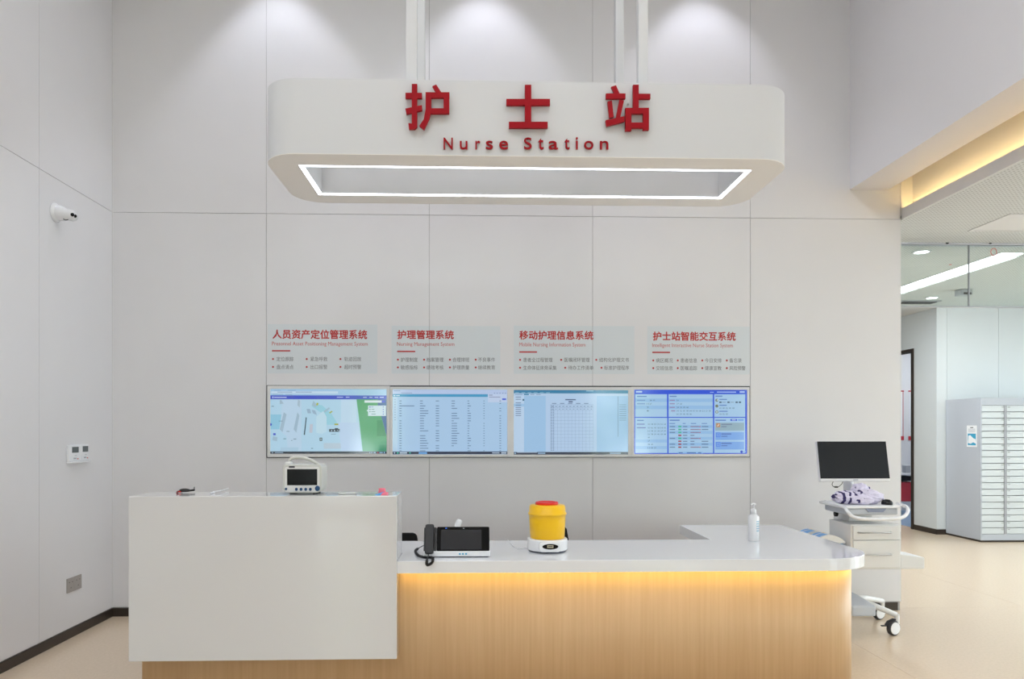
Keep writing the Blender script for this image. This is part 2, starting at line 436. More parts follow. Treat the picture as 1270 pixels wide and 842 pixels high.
# far right wall with windows, rear wall with windows
def pierced(name, ax, at, th, a0, a1, z1, holes, m):
    """wall on the plane ax=at from a0 to a1 with rectangular window holes (u0,u1,z0,z1)"""
    bm = BM()
    def bb(u0, u1, z0, zz):
        if u1-u0 < 1e-4 or zz-z0 < 1e-4: return
        box(bm, u0, u1, at, at+th, z0, zz) if ax == 'y' else box(bm, at, at+th, u0, u1, z0, zz)
    u = a0
    for h in sorted(holes):
        bb(u, h[0], 0, z1); bb(h[0], h[1], 0, h[2]); bb(h[0], h[1], h[3], z1); u = h[1]
    bb(u, a1, 0, z1)
    return struct(name, bm, m)
holesR = [(-4.6, -2.9, .1, 2.8), (-2.75, -1.6, .1, 3.6), (2.5, 3.85, .1, 3.2), (6.0, 9.3, .1, 2.9)]
pierced('wall_rear', 'y', YR-.15, .15, XL-.2, XE+.2, ZC, holesR[1:], M['plaster'])
holesE = [(1.6, 3.2, .3, 2.8), (3.9, 6.2, .3, 2.8), (6.7, 9.2, .3, 2.8)]
pierced('wall_east', 'x', XE, .15, YR, YE, ZP, holesE, M['plaster'])
def window(n, ax, at, h, nm):
    t = thing('window_%d' % n, None, None, ((h[0]+h[1])/2, at, h[2]) if ax == 'y' else (at, (h[0]+h[1])/2, h[2]), kind='structure')
    def bb(u0, u1, z0, z1, d=.03):
        return bx(u0, u1, at-d, at+d, z0, z1) if ax == 'y' else bx(at-d, at+d, u0, u1, z0, z1)
    f = .05
    obj('window_frame', bb(h[0], h[0]+f, h[2], h[3]), M['grey'], t); obj('window_frame', bb(h[1]-f, h[1], h[2], h[3]), M['grey'], t)
    obj('window_frame', bb(h[0]+f, h[1]-f, h[2], h[2]+f), M['grey'], t); obj('window_frame', bb(h[0]+f, h[1]-f, h[3]-f, h[3]), M['grey'], t)
    for k in range(1, nm+1):
        u = h[0] + (h[1]-h[0])*k/(nm+1)
        obj('mullion', bb(u-.025, u+.025, h[2]+f, h[3]-f, .025), M['grey'], t)
    for k in range(nm+1):
        u0 = h[0]+(h[1]-h[0])*k/(nm+1); u1 = h[0]+(h[1]-h[0])*(k+1)/(nm+1)
        obj('pane', bb(u0+.026 if k else u0+f, u1-.026 if k < nm else u1-f, h[2]+f, h[3]-f, .004), M['glass'], t)
k = 1
for h in holesR[1:]:
    window(k, 'y', YR-.08, h, 3 if h[1]-h[0] > 3 else 1); k += 1
for h in holesE:
    window(k, 'x', XE+.08, h, 1); k += 1
def portal(loc, size, rot):
    l = bpy.data.lights.new('window_portal', 'AREA'); l.shape = 'RECTANGLE'; l.size, l.size_y = size; l.cycles.is_portal = True
    o = bpy.data.objects.new('window_portal', l); C.objects.link(o); o.location = loc; o.rotation_euler = rot
for h in holesR[1:]: portal(((h[0]+h[1])/2, YR-.2, (h[2]+h[3])/2), (h[1]-h[0], h[3]-h[2]), (PI/2, 0, 0))
for h in holesE: portal((XE+.2, (h[0]+h[1])/2, (h[2]+h[3])/2), (h[3]-h[2], h[1]-h[0]), (0, PI/2, 0))
# outdoors behind the camera (seen only as reflections in the glossy surfaces)
struct('ground', bx(-20, 30, -30, YR-.15, -.2, -.1), M['lawn'])
def tree(x, y, h, r, label):
    t = thing('tree', label, 'tree', (x, y, -.1), 'trees outside the rear windows')
    bm = tube(BM(), [(x, y, -.12), (x+.05, y, h*.5), (x, y, h)], [.12, .09, .05]); obj('trunk', bm, M['bark'], t)
    bm = BM(); rnd = random.Random(int(x*10))
    for i in range(420):
        d = Vector((rnd.gauss(0,1), rnd.gauss(0,1), rnd.gauss(0,.8))).normalized()*r*rnd.uniform(.5, 1)
        p = Vector((x, y, h)) + d; a = Vector((rnd.uniform(-1,1), rnd.uniform(-1,1), rnd.uniform(-1,1))).normalized(); b2 = a.orthogonal().normalized(); q = rnd.uniform(.12, .25)
        bm.faces.new([bm.verts.new(p+a*q), bm.verts.new(p+b2*q*.6), bm.verts.new(p-a*q), bm.verts.new(p-b2*q*.6)])
    obj('foliage', bm, M['leaf'], t, kind='stuff')
tree(-2.2, -8.5, 2.2, 1.5, 'green tree seen only mirrored in the leftmost wall display')
tree(3.4, -8.8, 1.8, 1.6, 'green tree seen only mirrored in the third wall display')
tree(8.2, -9.5, 2.4, 1.7, 'green tree outside the rear window furthest from the left wall')

# ------------------------------------------------------------------ lamps
def downlight(x, y, z, e, label, ang=2.2, blend=.6, target=None, group='recessed downlights in the high ceiling', r=.045, col=(.97,.98,1), rad=.05):
    t = thing('downlight', label, 'ceiling light', (x, y, z-.004), group)
    obj('bezel', ring(BM(), [(x+(r+.02)*math.cos(a*PI/12), y+(r+.02)*math.sin(a*PI/12)) for a in range(24)], [(x+r*math.cos(a*PI/12), y+r*math.sin(a*PI/12)) for a in range(24)], z-.008, z), M['white_gloss'], t)
    obj('lens', lathe(BM(), [(r, 0), (r, .004)], (x, y, z-.005)), M['lamp'], t)
    if e: spot('lamp', (x, y, z-.03), e, col, ang, blend, t, target or (x, y, 0), rad)
WASHY = YB - .42
for px, lab in ((345, 'left'), (600, 'middle'), (868, 'right')):
    x = W(px, 20, YB).x
    downlight(x, WASHY, ZC, K_WASH, lab + ' one of the three ceiling spots washing the back wall', ang=1.36, blend=.5, target=(x, YB-.2, 0), group='wall washing spots over the back wall', col=(.85,.87,1), rad=.03)
for x in (-1.9, -.1, 1.7):
    for y in (-2.6, -.3, 2.0):
        downlight(x, y, ZC, K_DOWN, 'round recessed spot in the high ceiling above the approach to the counter')
for x in (-1.2, 1.0):
    for y in (-1.4, 1.0, 3.3):
        t = thing('added_fill_panel', 'added square fill lamp in the high ceiling, out of view', 'ceiling light', (x, y, ZC-.02), 'added fill lamps in the high ceiling')  # unseen panel lamps added as diffuse ambient fill
        obj('frame', bx(x-.32, x+.32, y-.32, y+.32, ZC-.012, ZC), M['white_gloss'], t)
        area('lamp', (x, y, ZC-.02), (.58, .58), K_FILL, (.92,.96,1), t)
# corridor: linear lamp and downlights behind the glass
a = G(1119, 358.5, ZP); XLN = a.x
t = thing('linear_light', 'long bright white linear lamp in the perforated corridor ceiling behind the glass', 'ceiling light', (XLN, 8, ZP-.02))
obj('lamp_strip', bx(XLN-.1, XLN+.1, YG+.3, YW-.1, ZP-.012, ZP), M['linear'], t)
obj('housing', bx(XLN-.115, XLN+.115, YG+.28, YW-.08, ZP-.006, ZP), M['white'], t)
area('lamp', (XLN, (YG+YW)/2, ZP-.03), (.18, 2.8), K_CORR*4, (.91,.96,1), t)
t = thing('linear_light', 'added long linear lamp in front of the glass, out of view on the right', 'ceiling light', (XLN, 1, ZP-.02))  # unseen lamp run added to brighten the corridor side walls
obj('housing', bx(XLN-.115, XLN+.115, -4, YG-.3, ZP-.01, ZP), M['white'], t)
area('lamp', (XLN, (YG-4.3)/2, ZP-.03), (.18, YG+3.6), K_CORR*4.5, (.91,.96,1), t)
for y in (-3.2, 1.2, 4.2):  # unseen lamps added to light the corridor, placed clear of the glass reflection
    t = thing('linear_light', 'added linear ceiling lamp of the corridor, out of view on the right', 'ceiling light', (8.3, y, ZP-.02), 'added corridor lamps out of view')
    obj('housing', bx(8.2, 8.4, y-.7, y+.7, ZP-.012, ZP), M['white'], t)
    area('lamp', (8.3, y, ZP-.02), (.18, 1.3), K_CORR*2, (.91,.96,1), t)
t = thing('linear_light', 'ceiling lamp of the room behind the corridor door', 'ceiling light', (7.6, 11.2, ZP-.02))
obj('housing', bx(7.0, 8.2, 11.1, 11.3, ZP-.02, ZP), M['white'], t)
area('lamp', (7.6, 11.2, ZP-.03), (1.1, .18), K_CORR*2.5, (.9,.96,1), t)
for (px, py, lab) in ((1143, 312, 'small round downlight just behind the top of the corridor glass'), (1156, 369, 'small round downlight in the corridor ceiling just above the far door wall')):
    p = G(px, py, ZP)
    downlight(p.x, p.y, ZP, 0, lab, group='corridor downlights', r=.06)
p = G(1195, 359.5, ZP)
t = thing('ceiling_projector', 'small grey device hanging under the corridor ceiling, seen through the glass', 'ceiling sensor', tuple(p))
obj('housing', bx(p.x-.07, p.x+.07, p.y-.06, p.y+.06, ZP-.07, ZP), M['grey'], t, bevel=.01)
obj('lens', bx(p.x-.04, p.x+.05, p.y-.064, p.y-.058, ZP-.062, ZP-.04), M['black'], t)
p = G(1137, 374, ZP)
t = thing('ceiling_vent', 'dark slim slot vent in the corridor ceiling low behind the glass', 'vent', tuple(p))
obj('frame', bx(p.x-.26, p.x+.26, p.y-.1, p.y+.1, ZP-.012, ZP), M['grey'], t)
for k in range(4): obj('slat', bx(p.x-.22, p.x+.22, p.y-.07+k*.04, p.y-.05+k*.04, ZP-.02, ZP-.011), M['rubber'], t)
# access panel in front of the glass
a = G(1205, 285.5, ZP); b_ = G(1236, 265.5, ZP)
t = thing('access_panel', 'plain square hatch in the perforated ceiling in front of the glass', 'ceiling hatch', (a.x+.3, a.y, ZP))
obj('hatch_frame', ring(BM(), [(a.x-.02, b_.y-.02), (a.x+.62, b_.y-.02), (a.x+.62, a.y+.02), (a.x-.02, a.y+.02)], [(a.x+.005, b_.y), (a.x+.595, b_.y), (a.x+.595, a.y-.005), (a.x+.005, a.y-.005)], ZP-.006, ZP+.002), M['plaster'], t)
obj('hatch', bx(a.x+.012, a.x+.588, b_.y+.007, a.y-.012, ZP-.004, ZP+.002), M['plaster'], t)
# glass smoke barrier
zg = W(1190, 379.7, YG).z; xg0 = XR+.01; xgj = W(1201.5, 340, YG).x
t = thing('glass_smoke_barrier', 'frameless clear glass barrier hanging from a lavender grey rail below the perforated ceiling', 'glass barrier', (5, YG, zg))
obj('rail', bx(xg0, XE, YG-.03, YG+.05, W(1190, 304, YG).z, ZP+.002), mat('rail_grey', (196,198,208), .4), t, bevel=.003, label='lavender grey top rail')
for x0, x1 in ((xg0, xgj), (xgj, xgj+1.2), (xgj+1.2, XE)):
    obj('pane', bx(x0+.003, x1-.003, YG-.006, YG+.006, zg, W(1190, 304, YG).z), M['glass'], t)
    obj('edge_seal', bx(x0+.003, x1-.003, YG-.008, YG+.008, zg-.008, zg), M['grey'], t)
for px in (1175, 1228.5):
    p = W(px, 301, YG-.036); obj('clip', lathe(BM(), [(.012, 0), (.012, .01)], (p.x, YG-.03, p.z), ax=(0,-1,0), seg=10), M['rubber'], t)
for x in (xgj,): obj('joint_seal', bx(x-.004, x+.004, YG-.007, YG+.007, zg, W(1190, 304, YG).z), M['grey'], t)
p = W(1232.5, 312.5, YG-.008)
obj('round_mark', tube(BM(), [(p.x+.026*math.cos(a*PI/10), YG-.0075, p.z+.032*math.sin(a*PI/10)) for a in range(21)], .003, 5), M['redprint2'], t, label='red ring sticker')
p = W(1179, 329, YG-.008)
obj('corner_mark', bx(p.x-.012, p.x+.01, YG-.0075, YG-.0065, p.z+.003, p.z+.009), M['redprint2'], t)

# ================================================================== hanging sign
YF = 3.66; YK = YF*1.217
def slope(px): r = ray(px, 500); return r.x/r.y
rc = .18
sL, sR = slope(332), slope(973)
XcL = sL*(YF+rc) + rc*math.sqrt(1+sL*sL); XcR = sR*(YF+rc) - rc*math.sqrt(1+sR*sR)
x0, x1 = XcL-rc, XcR+rc
z0 = W(600, 193.6, YF).z; z1 = W(600, 100.2, YF).z
e0 = W(370.5, 206, YF); zz = z0
pA = G(371.5, 206.3, z0); pB = G(933.5, 209.6, z0); pC = G(396.3, 243.5, z0); pD = G(896.5, 245, z0)
ix0, ix1, iy0, iy1 = (pA.x+pC.x)/2, (pB.x+pD.x)/2, (pA.y+pB.y)/2, (pC.y+pD.y)/2
yk = G(600, 253.5, z0).y
sg = thing('hanging_sign', 'large white rounded hanging sign with red characters reading nurse station above the counter', 'sign', ((x0+x1)/2, (YF+yk)/2, z0))
lw = .023
outer = rrect(x0, x1, YF, yk, rc, 8)
def inner(a, b, c, d, n=8):          # sharp rectangle with the same number of points
    o = []
    for cx, cy in ((a, c), (b, c), (b, d), (a, d)):
        o += [(cx, cy)]*(n+1)
    return o
def ringi(outer, rect, za, zb):
    bm = ring(BM(), outer, inner(*rect), za, zb)
    bmesh.ops.remove_doubles(bm, verts=bm.verts, dist=1e-5); bmesh.ops.dissolve_degenerate(bm, edges=bm.edges, dist=1e-6)
    return bm
obj('sign_body', ringi(outer, (ix0+lw, ix1-lw, iy0+lw, iy1-lw), z0+.003, z1), M['sign'], sg, smooth=True)
obj('soffit_edge', ringi(outer, (ix0, ix1, iy0, iy1), z0, z0+.003), mat('sign_white_lightened', (240,236,230), .6), sg, smooth=True)  # same white as the body, colour lightened in place of bounce light from below
obj('light_strip', ring(BM(), [(ix0, iy0), (ix1, iy0), (ix1, iy1), (ix0, iy1)], [(ix0+lw, iy0+lw), (ix1-lw, iy0+lw), (ix1-lw, iy1-lw), (ix0+lw, iy1-lw)], z0+.0005, z0+.0035), M['led'], sg, label='bright white rectangular light strip')
def strokes(polys, k, ox, oy):
    bm = BM()
    for i_, q in enumerate(polys):
        if len(q) == 4 and not isinstance(q[0], tuple): q = [(q[0], q[1]), (q[2], q[1]), (q[2], q[3]), (q[0], q[3])]
        pts = [W(ox + x/k, oy + y/k, YF-.02) for x, y in q]
        prism(bm, [(p.x, p.z) for p in pts], YF-.03-i_*.00025, YF-.014-i_*.0001, 'y')
    o = obj('character', bm, M['red'], sg)
    xs_ = [W(ox + x/k, 130, YF).x for q in polys for x in ([q[0], q[2]] if not isinstance(q[0], tuple) else [t[0] for t in q])]
    return (min(xs_)+max(xs_))/2
CH = (([(713,94,738,290), (684,135,760,160), [(683,208),(760,192),(762,215),(688,234)], [(697,275),(722,279),(738,270),(738,292),(727,303),(700,303)],
        [(808,105),(826,97),(850,134),(828,137)], (777,133,887,158), (860,133,886,230), (795,207,886,231), [(777,133),(803,133),(803,215),(795,252),(770,306),(748,288),(768,258),(777,212)]], 320),
      ([(1150,163,1352,192), (1236,98,1265,297), (1162,269,1341,297)], 320),
      ([[(402,107),(424,100),(440,136),(418,139)], (378,138,468,162), [(386,175),(405,170),(414,247),(394,251)], [(440,166),(461,171),(443,252),(424,250)], [(376,262),(463,243),(463,268),(380,289)],
        (503,98,529,207), (529,140,583,163), (467,205,576,231), (467,205,495,310), (549,205,576,307), (467,273,576,297)], 650))
for polys, ox in CH:
    cxx = strokes(polys, 3.735, ox, 80); zc2 = W(650, 128, YF).z
    obj('standoff', bx(cxx-.004, cxx+.004, YF-.014, YF+.004, zc2-.004, zc2+.004), M['silver'], sg)
base, cap, xh = 185.7, 171.6, 175.6
for ch, a, b_, top in (('N',550.2,561.6,cap),('u',570.3,579.8,xh),('r',589.6,595.4,xh-.2),('s',602.5,611.3,xh-.2),('e',619.2,630,xh-.2),('S',649.8,659.4,cap-.2),('t',667.4,674,cap+.8),('a',680.3,691.9,xh),('t',700,706.2,cap+.8),('i',713.9,716.5,cap-.6),('o',724.2,735.7,xh),('n',743.9,754.2,xh)):
    obj('letter', textpx(BM(), ch, a, top, b_, base, YF-.006, depth=.01, offset=.004, res=4), M['red'], sg)
for (pa, pb, yy) in ((503.2, 516.9, YF+.08), (791.8, 803.8, YF+.08), (515.3, 526.8, (YF+.08)*1.166), (763.4, 773.7, (YF+.08)*1.166)):
    a = W(pa, 50, yy).x; b_ = W(pb, 50, yy).x
    obj('hanger_post', bx(a, b_, yy, yy+.05, z1-.01, ZC), M['sign'], sg, bevel=.003)

# ================================================================== wall posters and displays
YP = YB - .0015
def poster(px0, py0, px1, py1, title, tb, en, eb, bar, items, label):
    a = W(px0, py1, YP); b_ = W(px1, py0, YP)
    t = thing('wall_sticker', label, 'wall sign', ((a.x+b_.x)/2, YP, a.z), 'pale printed signs above the wall displays')
    cuts = [a.x] + [x for x in cols[1:-1] if a.x+.02 < x < b_.x-.02] + [b_.x]
    for i in range(len(cuts)-1): obj('film', bx(cuts[i]+(.0016 if i else 0), cuts[i+1]-(.0016 if i < len(cuts)-2 else 0), YP+.0006, YP+.0015, a.z, b_.z), M['film'], t)
    yt = YP
    obj('title', textpx(BM(), title, *tb, yt, bold=.004, res=2), M['redprint'], t)
    obj('subtitle', textpx(BM(), en, *eb, yt, res=2), M['redprint2'], t)
    c0 = W(bar[0], bar[1]+.8, yt); c1 = W(bar[2], bar[1]-.8, yt)
    obj('rule', bx(c0.x, c1.x, yt, yt+.0004, c0.z, c1.z), M['redprint'], t)
    for (bx_, y, tx0, tx1, s) in items:
        p = W(bx_, y, yt)
        obj('bullet', lathe(BM(), [(.0075, 0), (.0075, .0004)], (p.x, yt, p.z), ax=(0,-1,0), seg=10), M['redprint'], t)
        obj('item_text', textpx(BM(), s, tx0, y-2.7, tx1, y+2.7, yt, res=2), M['greyprint'], t)
poster(332, 402.5, 468, 463, '人员资产定位管理系统', (338, 409, 455.5, 420.3), 'Presonnel Asset Positioning Management System', (337.3, 424, 456, 429.8), (337.3, 435, 360),
    [(338.6,445.2,343,364,'定位跟踪'),(380.4,445.2,385,406,'紧急呼救'),(422.2,445.2,427,448,'轨迹回放'),(338.6,455,343,364,'盘点清点'),(380.4,455,385,406,'出口报警'),(422.2,455,427,448,'超时预警')],
    'leftmost pale wall sign with ten red characters in its heading')
poster(485.6, 404.5, 620.6, 463.2, '护理管理系统', (492.6, 409.5, 563, 420.5), 'Nursing Management System', (492.4, 424.4, 563.5, 430.2), (492.6, 435.8, 515),
    [(493.5,446,497,518,'护理制度'),(526,446,529,550,'档案管理'),(558,446,561.4,582,'合理排班'),(590,446,593,614,'不良事件'),(493.5,455.6,497,518,'敏感指标'),(526,455.6,529,550,'绩效考核'),(558,455.6,561.4,582,'护理质量'),(590,455.6,593,614,'继续教育')],
    'pale wall sign with the short red heading, second from the left')
poster(637.2, 404.5, 786.8, 463.5, '移动护理信息系统', (644, 410.2, 736, 421.2), 'Mobile Nursing Information System', (644, 425, 726, 431), (644, 436.5, 666),
    [(645,446.2,649,685.3,'患者全过程管理'),(696,446.2,700,731.3,'医嘱闭环管理'),(739.5,446.2,743.2,780,'结构化护理文书'),(645,456,649,690.3,'生命体征床旁采集'),(701,456,704.8,736,'待办工作清单'),(746,456,749.3,780.2,'标准护理程序')],
    'pale wall sign above the third display, with three columns of long entries')
poster(802.8, 405, 930, 464, '护士站智能交互系统', (809.6, 411.4, 912.5, 422.4), 'Intelligent Interactive Nurse Station System', (809, 426, 909, 431.8), (809, 437, 831),
    [(810.2,447,813.6,834.4,'病区概况'),(840.6,447,844,864.5,'患者信息'),(871,447,874.2,894.8,'今日安排'),(901.4,447,904.6,919.8,'备忘录'),(810.2,456.5,813.6,834.4,'交班信息'),(840.6,456.5,844,864.5,'医嘱追踪'),(871,456.5,874.2,894.8,'健康宣教'),(901.4,456.5,904.6,924.6,'风险预警')],
    'rightmost pale wall sign with nine red characters in its heading')

EM = {}
def emat(col):
    if col not in EM:
        EM[col] = mat('screen_' + ''.join('%02x' % int(v) for v in col), (6,6,8), .1, emit=.8, emitcol=col, spec=.9)
    return EM[col]
YD = YB - .022
def display(fr, sc_, crop, prims, label):
    """fr: outer frame px, sc_: screen px; prims in crop pixels (x/k + ox, y/k + oy)"""
    k, ox, oy = crop
    a = W(fr[0], fr[3], YD); b_ = W(fr[2], fr[1], YD); c = W(sc_[0], sc_[3], YD); d = W(sc_[2], sc_[1], YD)
    t = thing('wall_display', label, 'display', ((a.x+b_.x)/2, YD, a.z), 'displays in a row on the back wall')
    bm = BM()
    n = [(a.x, a.z), (b_.x, a.z), (b_.x, b_.z), (a.x, b_.z)]; i_ = [(c.x, c.z), (d.x, c.z), (d.x, d.z), (c.x, d.z)]
    ring(bm, n, i_, 0, 1)
    for v in bm.verts: v.co = Vector((v.co.x, YD + v.co.z*.02, v.co.y))
    bmesh.ops.recalc_face_normals(bm, faces=bm.faces)
    obj('bezel', bm, M['offwhite'], t, bevel=.0015)
    obj('panel', bx(c.x, d.x, YD+.006, YD+.02, c.z, d.z), M['glassblack'], t)
    layer = 0; mats = []; bm = BM()
    def q(x, y, yy): return W(ox+x/k, oy+y/k, yy)
    for pr in prims:
        kind, col = pr[0], pr[1]
        if col not in mats: mats.append(col)
        mi = mats.index(col); layer += 1; yy = YD + .0058 - layer*(.005/len(prims))
        if kind == 'r':
            for (X0, Y0, X1, Y1) in pr[2:]:
                p0 = q(X0, Y1, yy); p1 = q(X1, Y0, yy)
                bm.faces.new([bm.verts.new(v) for v in ((p0.x,yy,p0.z),(p1.x,yy,p0.z),(p1.x,yy,p1.z),(p0.x,yy,p1.z))]).material_index = mi
        elif kind == 'p':
            bm.faces.new([bm.verts.new(q(X, Y, yy)) for X, Y in pr[2][::-1]]).material_index = mi
        elif kind == 'c':
            for (X, Y, r) in pr[2:]:
                bm.faces.new([bm.verts.new(q(X+r*math.cos(-v*PI/6), Y-r*math.sin(-v*PI/6)*-1*-1, yy)) for v in range(12)]).material_index = mi
        else:
            for (X0, Y0, X1, Y1, s) in pr[2:]:
                p0 = q(X0, Y1, yy); p1 = q(X1, Y0, yy)
                text(bm, s, p0.x, p1.x, p0.z, p1.z, yy, mi=mi, res=1)
    for f in bm.faces:
        f.normal_update()
        if f.normal.y > 0: f.normal_flip()
    obj('screen_picture', bm, [emat(c2) for c2 in mats], t)
    return t
R = random.Random(3)
# 1: map
lb = (176,214,236)
pr = [('r', lb, (107,88,1125,655)), ('r', (160,200,232), (107,88,1125,143)), ('r', (196,220,240), (115,108,700,128)), ('r', (120,150,190), (170,112,300,117), (330,112,470,117), (130,132,220,136), (240,132,300,136), (140,98,200,101), (260,98,330,101)),
      ('r', (52,76,196), (107,144,1125,177)), ('r', (190,205,245), (125,153,136,167), (142,156,250,164), (690,156,745,162), (770,156,800,162), (920,157,952,163), (975,157,1000,163), (1020,157,1052,163), (1065,156,1100,164)),
      ('p', (142,200,226), [(110,310),(205,310),(185,440),(110,440)]), ('p', (150,208,226), [(480,215),(560,230),(640,300),(690,380),(690,400),(600,400),(560,300),(470,240)]),
      ('p', (190,222,238), [(510,330),(570,280),(600,330),(600,460),(560,480),(510,470)]), ('p', (186,214,236), [(210,180),(380,180),(380,630),(260,630),(250,500),(200,460)]),
      ('p', (160,188,208), [(225,290),(250,310),(215,465),(190,440)]), ('p', (160,188,208), [(345,290),(362,320),(335,470),(312,440)]), ('p', (152,180,204), [(425,262),(455,262),(465,300),(435,300)]), ('p', (152,180,204), [(470,270),(500,275),(515,315),(480,300)]),
      ('p', (160,186,206), [(190,190),(200,180),(225,215),(190,220)]), ('p', (166,190,208), [(350,180),(368,190),(365,250),(345,230)]), ('p', (160,190,208), [(575,280),(620,248),(630,258),(585,295)]), ('p', (160,190,208), [(485,190),(520,230),(500,250),(470,230)]),
      ('p', (160,190,210), [(130,500),(170,510),(165,545),(125,535)]), ('p', (190,196,210), [(455,395),(480,395),(475,470),(448,470)]), ('p', (172,206,228), [(200,598),(355,598),(350,630),(195,630)]), ('r', (182,204,220), (575,560,725,610)),
      ('r', (190,218,240), (725,180,862,632)), ('p', (186,212,240), [(700,380),(880,380),(905,632),(730,632)]),
      ('p', (72,158,118), [(862,177),(1125,177),(1125,632),(915,632),(888,380)]), ('p', (56,140,104), [(1042,360),(1085,360),(1122,500),(1040,500)]), ('p', (60,100,160), [(1048,177),(1125,177),(1125,500),(1080,330),(1048,235)]), ('r', (56,146,108), (1060,575,1122,632)),
      ('r', (214,226,240), (932,187,1082,207)), ('r', (52,70,210), (1085,187,1112,207)), ('r', (206,226,240), (963,232,1120,323)), ('p', (206,226,240), [(950,276),(963,266),(963,286)]),
      ('r', (90,110,200), (973,240,985,250), (990,243,1010,247), (1092,241,1101,249), (1092,262,1101,270), (1092,283,1101,291), (1092,304,1101,312)), ('r', (60,120,110), (975,261,984,269), (975,282,984,290), (992,263,1018,267), (992,284,1026,288), (992,305,1030,309)),
      ('p', (170,182,50), [(514,207),(530,212),(522,233),(508,228)]), ('p', (170,182,50), [(622,292),(645,278),(653,286),(630,302)]), ('r', (164,170,40), (668,390,703,403)),
      ('p', (40,66,84), [(418,335),(426,337),(410,490),(400,488)]), ('r', (34,52,66), (622,438,715,462)), ('r', (180,206,226), (640,446,650,456), (664,446,676,456), (690,446,700,452), (705,450,712,460)), ('r', (34,52,66), (672,430,702,440)),
      ('r', (70,90,90), (539,513,562,542)), ('r', (200,225,240), (547,520,554,534)), ('c', (40,70,200), (109,398,12)), ('r', (60,80,200), (133,474,154,492)), ('r', (100,130,150), (222,520,245,526), (310,522,335,528), (180,366,215,370), (118,236,138,242), (250,456,275,461), (640,480,680,484), (465,604,482,610), (290,735-200,300,540)),
      ('r', (36,50,62), (107,633,1125,655)), ('r', (140,165,185), (120,639,132,650), (148,640,220,648)), ('r', (150,190,220), (975,641,982,648), (992,641,1000,648), (1012,641,1030,648), (1062,640,1092,649), (1100,638,1112,650)), ('r', (210,80,110), (1045,640,1053,649))]
display((331.4, 478.6, 483.5, 566.8), (335.1, 482.5, 479.5, 562.8), (7.056, 320, 470), pr, 'leftmost wall display showing a pale map with a green area')
# 2: long table
pr = [('r', (172,206,238), (52,412,683,770)), ('r', (184,204,238), (52,414,683,437)), ('r', (130,150,190), (60,418,95,421), (100,430,160,433), (610,430,616,434), (625,430,631,434), (640,430,646,434), (656,430,662,434), (670,430,676,434)), ('r', (66,156,200), (52,438,576,452)), ('r', (200,225,245), (58,442,68,449), (72,443,92,448)),
      ('r', (196,214,242), (577,438,681,482)), ('r', (120,130,170), (583,441,602,445), (583,452,645,455)), ('r', (60,90,220), (655,461,676,470)), ('r', (184,214,240), (52,452,80,752)), ('r', (150,170,200), *[(63,y,70,y+4) for y in range(465, 590, 14)])]
rows = []
for j in range(21):
    y = 472 + j*13.7
    for x, wd in ((90,12), (203,16 if j < 2 else R.choice((22,30,38,46))), (290,18), (377,R.choice((12,16,30,42)) if j > 1 else 18), (465,R.choice((8,10,18))), (552,6), (640,9)):
        if R.random() < .93: rows.append((x, y+1, x+wd, y+4.6))
rows.append((90, 500, 172, 504))
pr += [('r', (92,120,160), *rows), ('r', (40,52,76), (52,753,683,768)), ('r', (190,210,230), (92,757,132,764), (60,757,67,764), (600,758,640,763), (650,757,678,764)), ('r', (60,190,170), (76,757,86,764), (145,757,152,764)), ('r', (110,170,230), (196,756,242,766))]
display((483.7, 479.8, 634, 566.8), (486.9, 483, 629.2, 563.6), (4.431, 475, 390), pr, 'wall display showing a plain pale blue table of many rows, second from the left')
# 3: form
g1, g2 = [], []
for i in range(13): x = 233 + i*(468-233)/12; g1.append((x, 495, x+.7, 748))
for y in [495, 512, 527, 545, 563, 582, 601, 620, 639, 658, 677, 696, 712, 730, 747]: g1.append((233, y, 468, y+.8))
for y in range(500, 745, 9):
    g2.append((236, y, 243, y+4)); g2.append((247, y, 253, y+4))
for i in range(12): g2.append((240+i*19.5, 503, 250+i*19.5, 507)); g2.append((240+i*19.5, 518, 248+i*19.5, 521))
for i in range(5): g2.append((242+i*44, 487, 266+i*44, 491))
pr = [('r', (160,200,236), (32,415,660,770)), ('r', (48,128,170), (32,415,660,434)), ('r', (150,200,225), *[(40+i*34, 428, 60+i*34, 431) for i in range(6)], (430,418,470,422)), ('r', (184,212,240), (32,434,660,447)), ('r', (40,130,170), (88,436,115,443)), ('r', (110,140,180), (122,438,145,441), (155,438,180,441), (38,438,80,441)),
      ('r', (190,216,242), (32,447,88,755)), ('r', (160,200,236), (32,490,88,506)), ('r', (100,120,160), *[(42,y,72,y+3.5) for y in (452,464,484,496,509,520,531,542,553)]), ('r', (60,110,140), (80,464,90,474)),
      ('r', (182,210,240), (207,447,488,755)), ('r', (80,100,140), (315,465,373,471), (333,476,356,483)), ('r', (120,146,184), *g1), ('r', (110,134,172), *g2), ('r', (80,100,120), (604,450,605.5,672)), ('r', (110,140,170), *[(612,y,650,y+2.5) for y in (495,507,519,531,543,555,567,579)]),
      ('r', (54,64,82), (32,755,660,770)), ('r', (186,206,230), (50,756,160,759)), ('r', (150,180,210), (36,759,44,767), (165,759,205,766), (560,760,620,765)), ]
display((633.6, 480, 783, 566.8), (637.2, 483.8, 779.2, 563.8), (4.431, 630, 390), pr, 'third wall display from the left, showing a form with a gridded sheet')
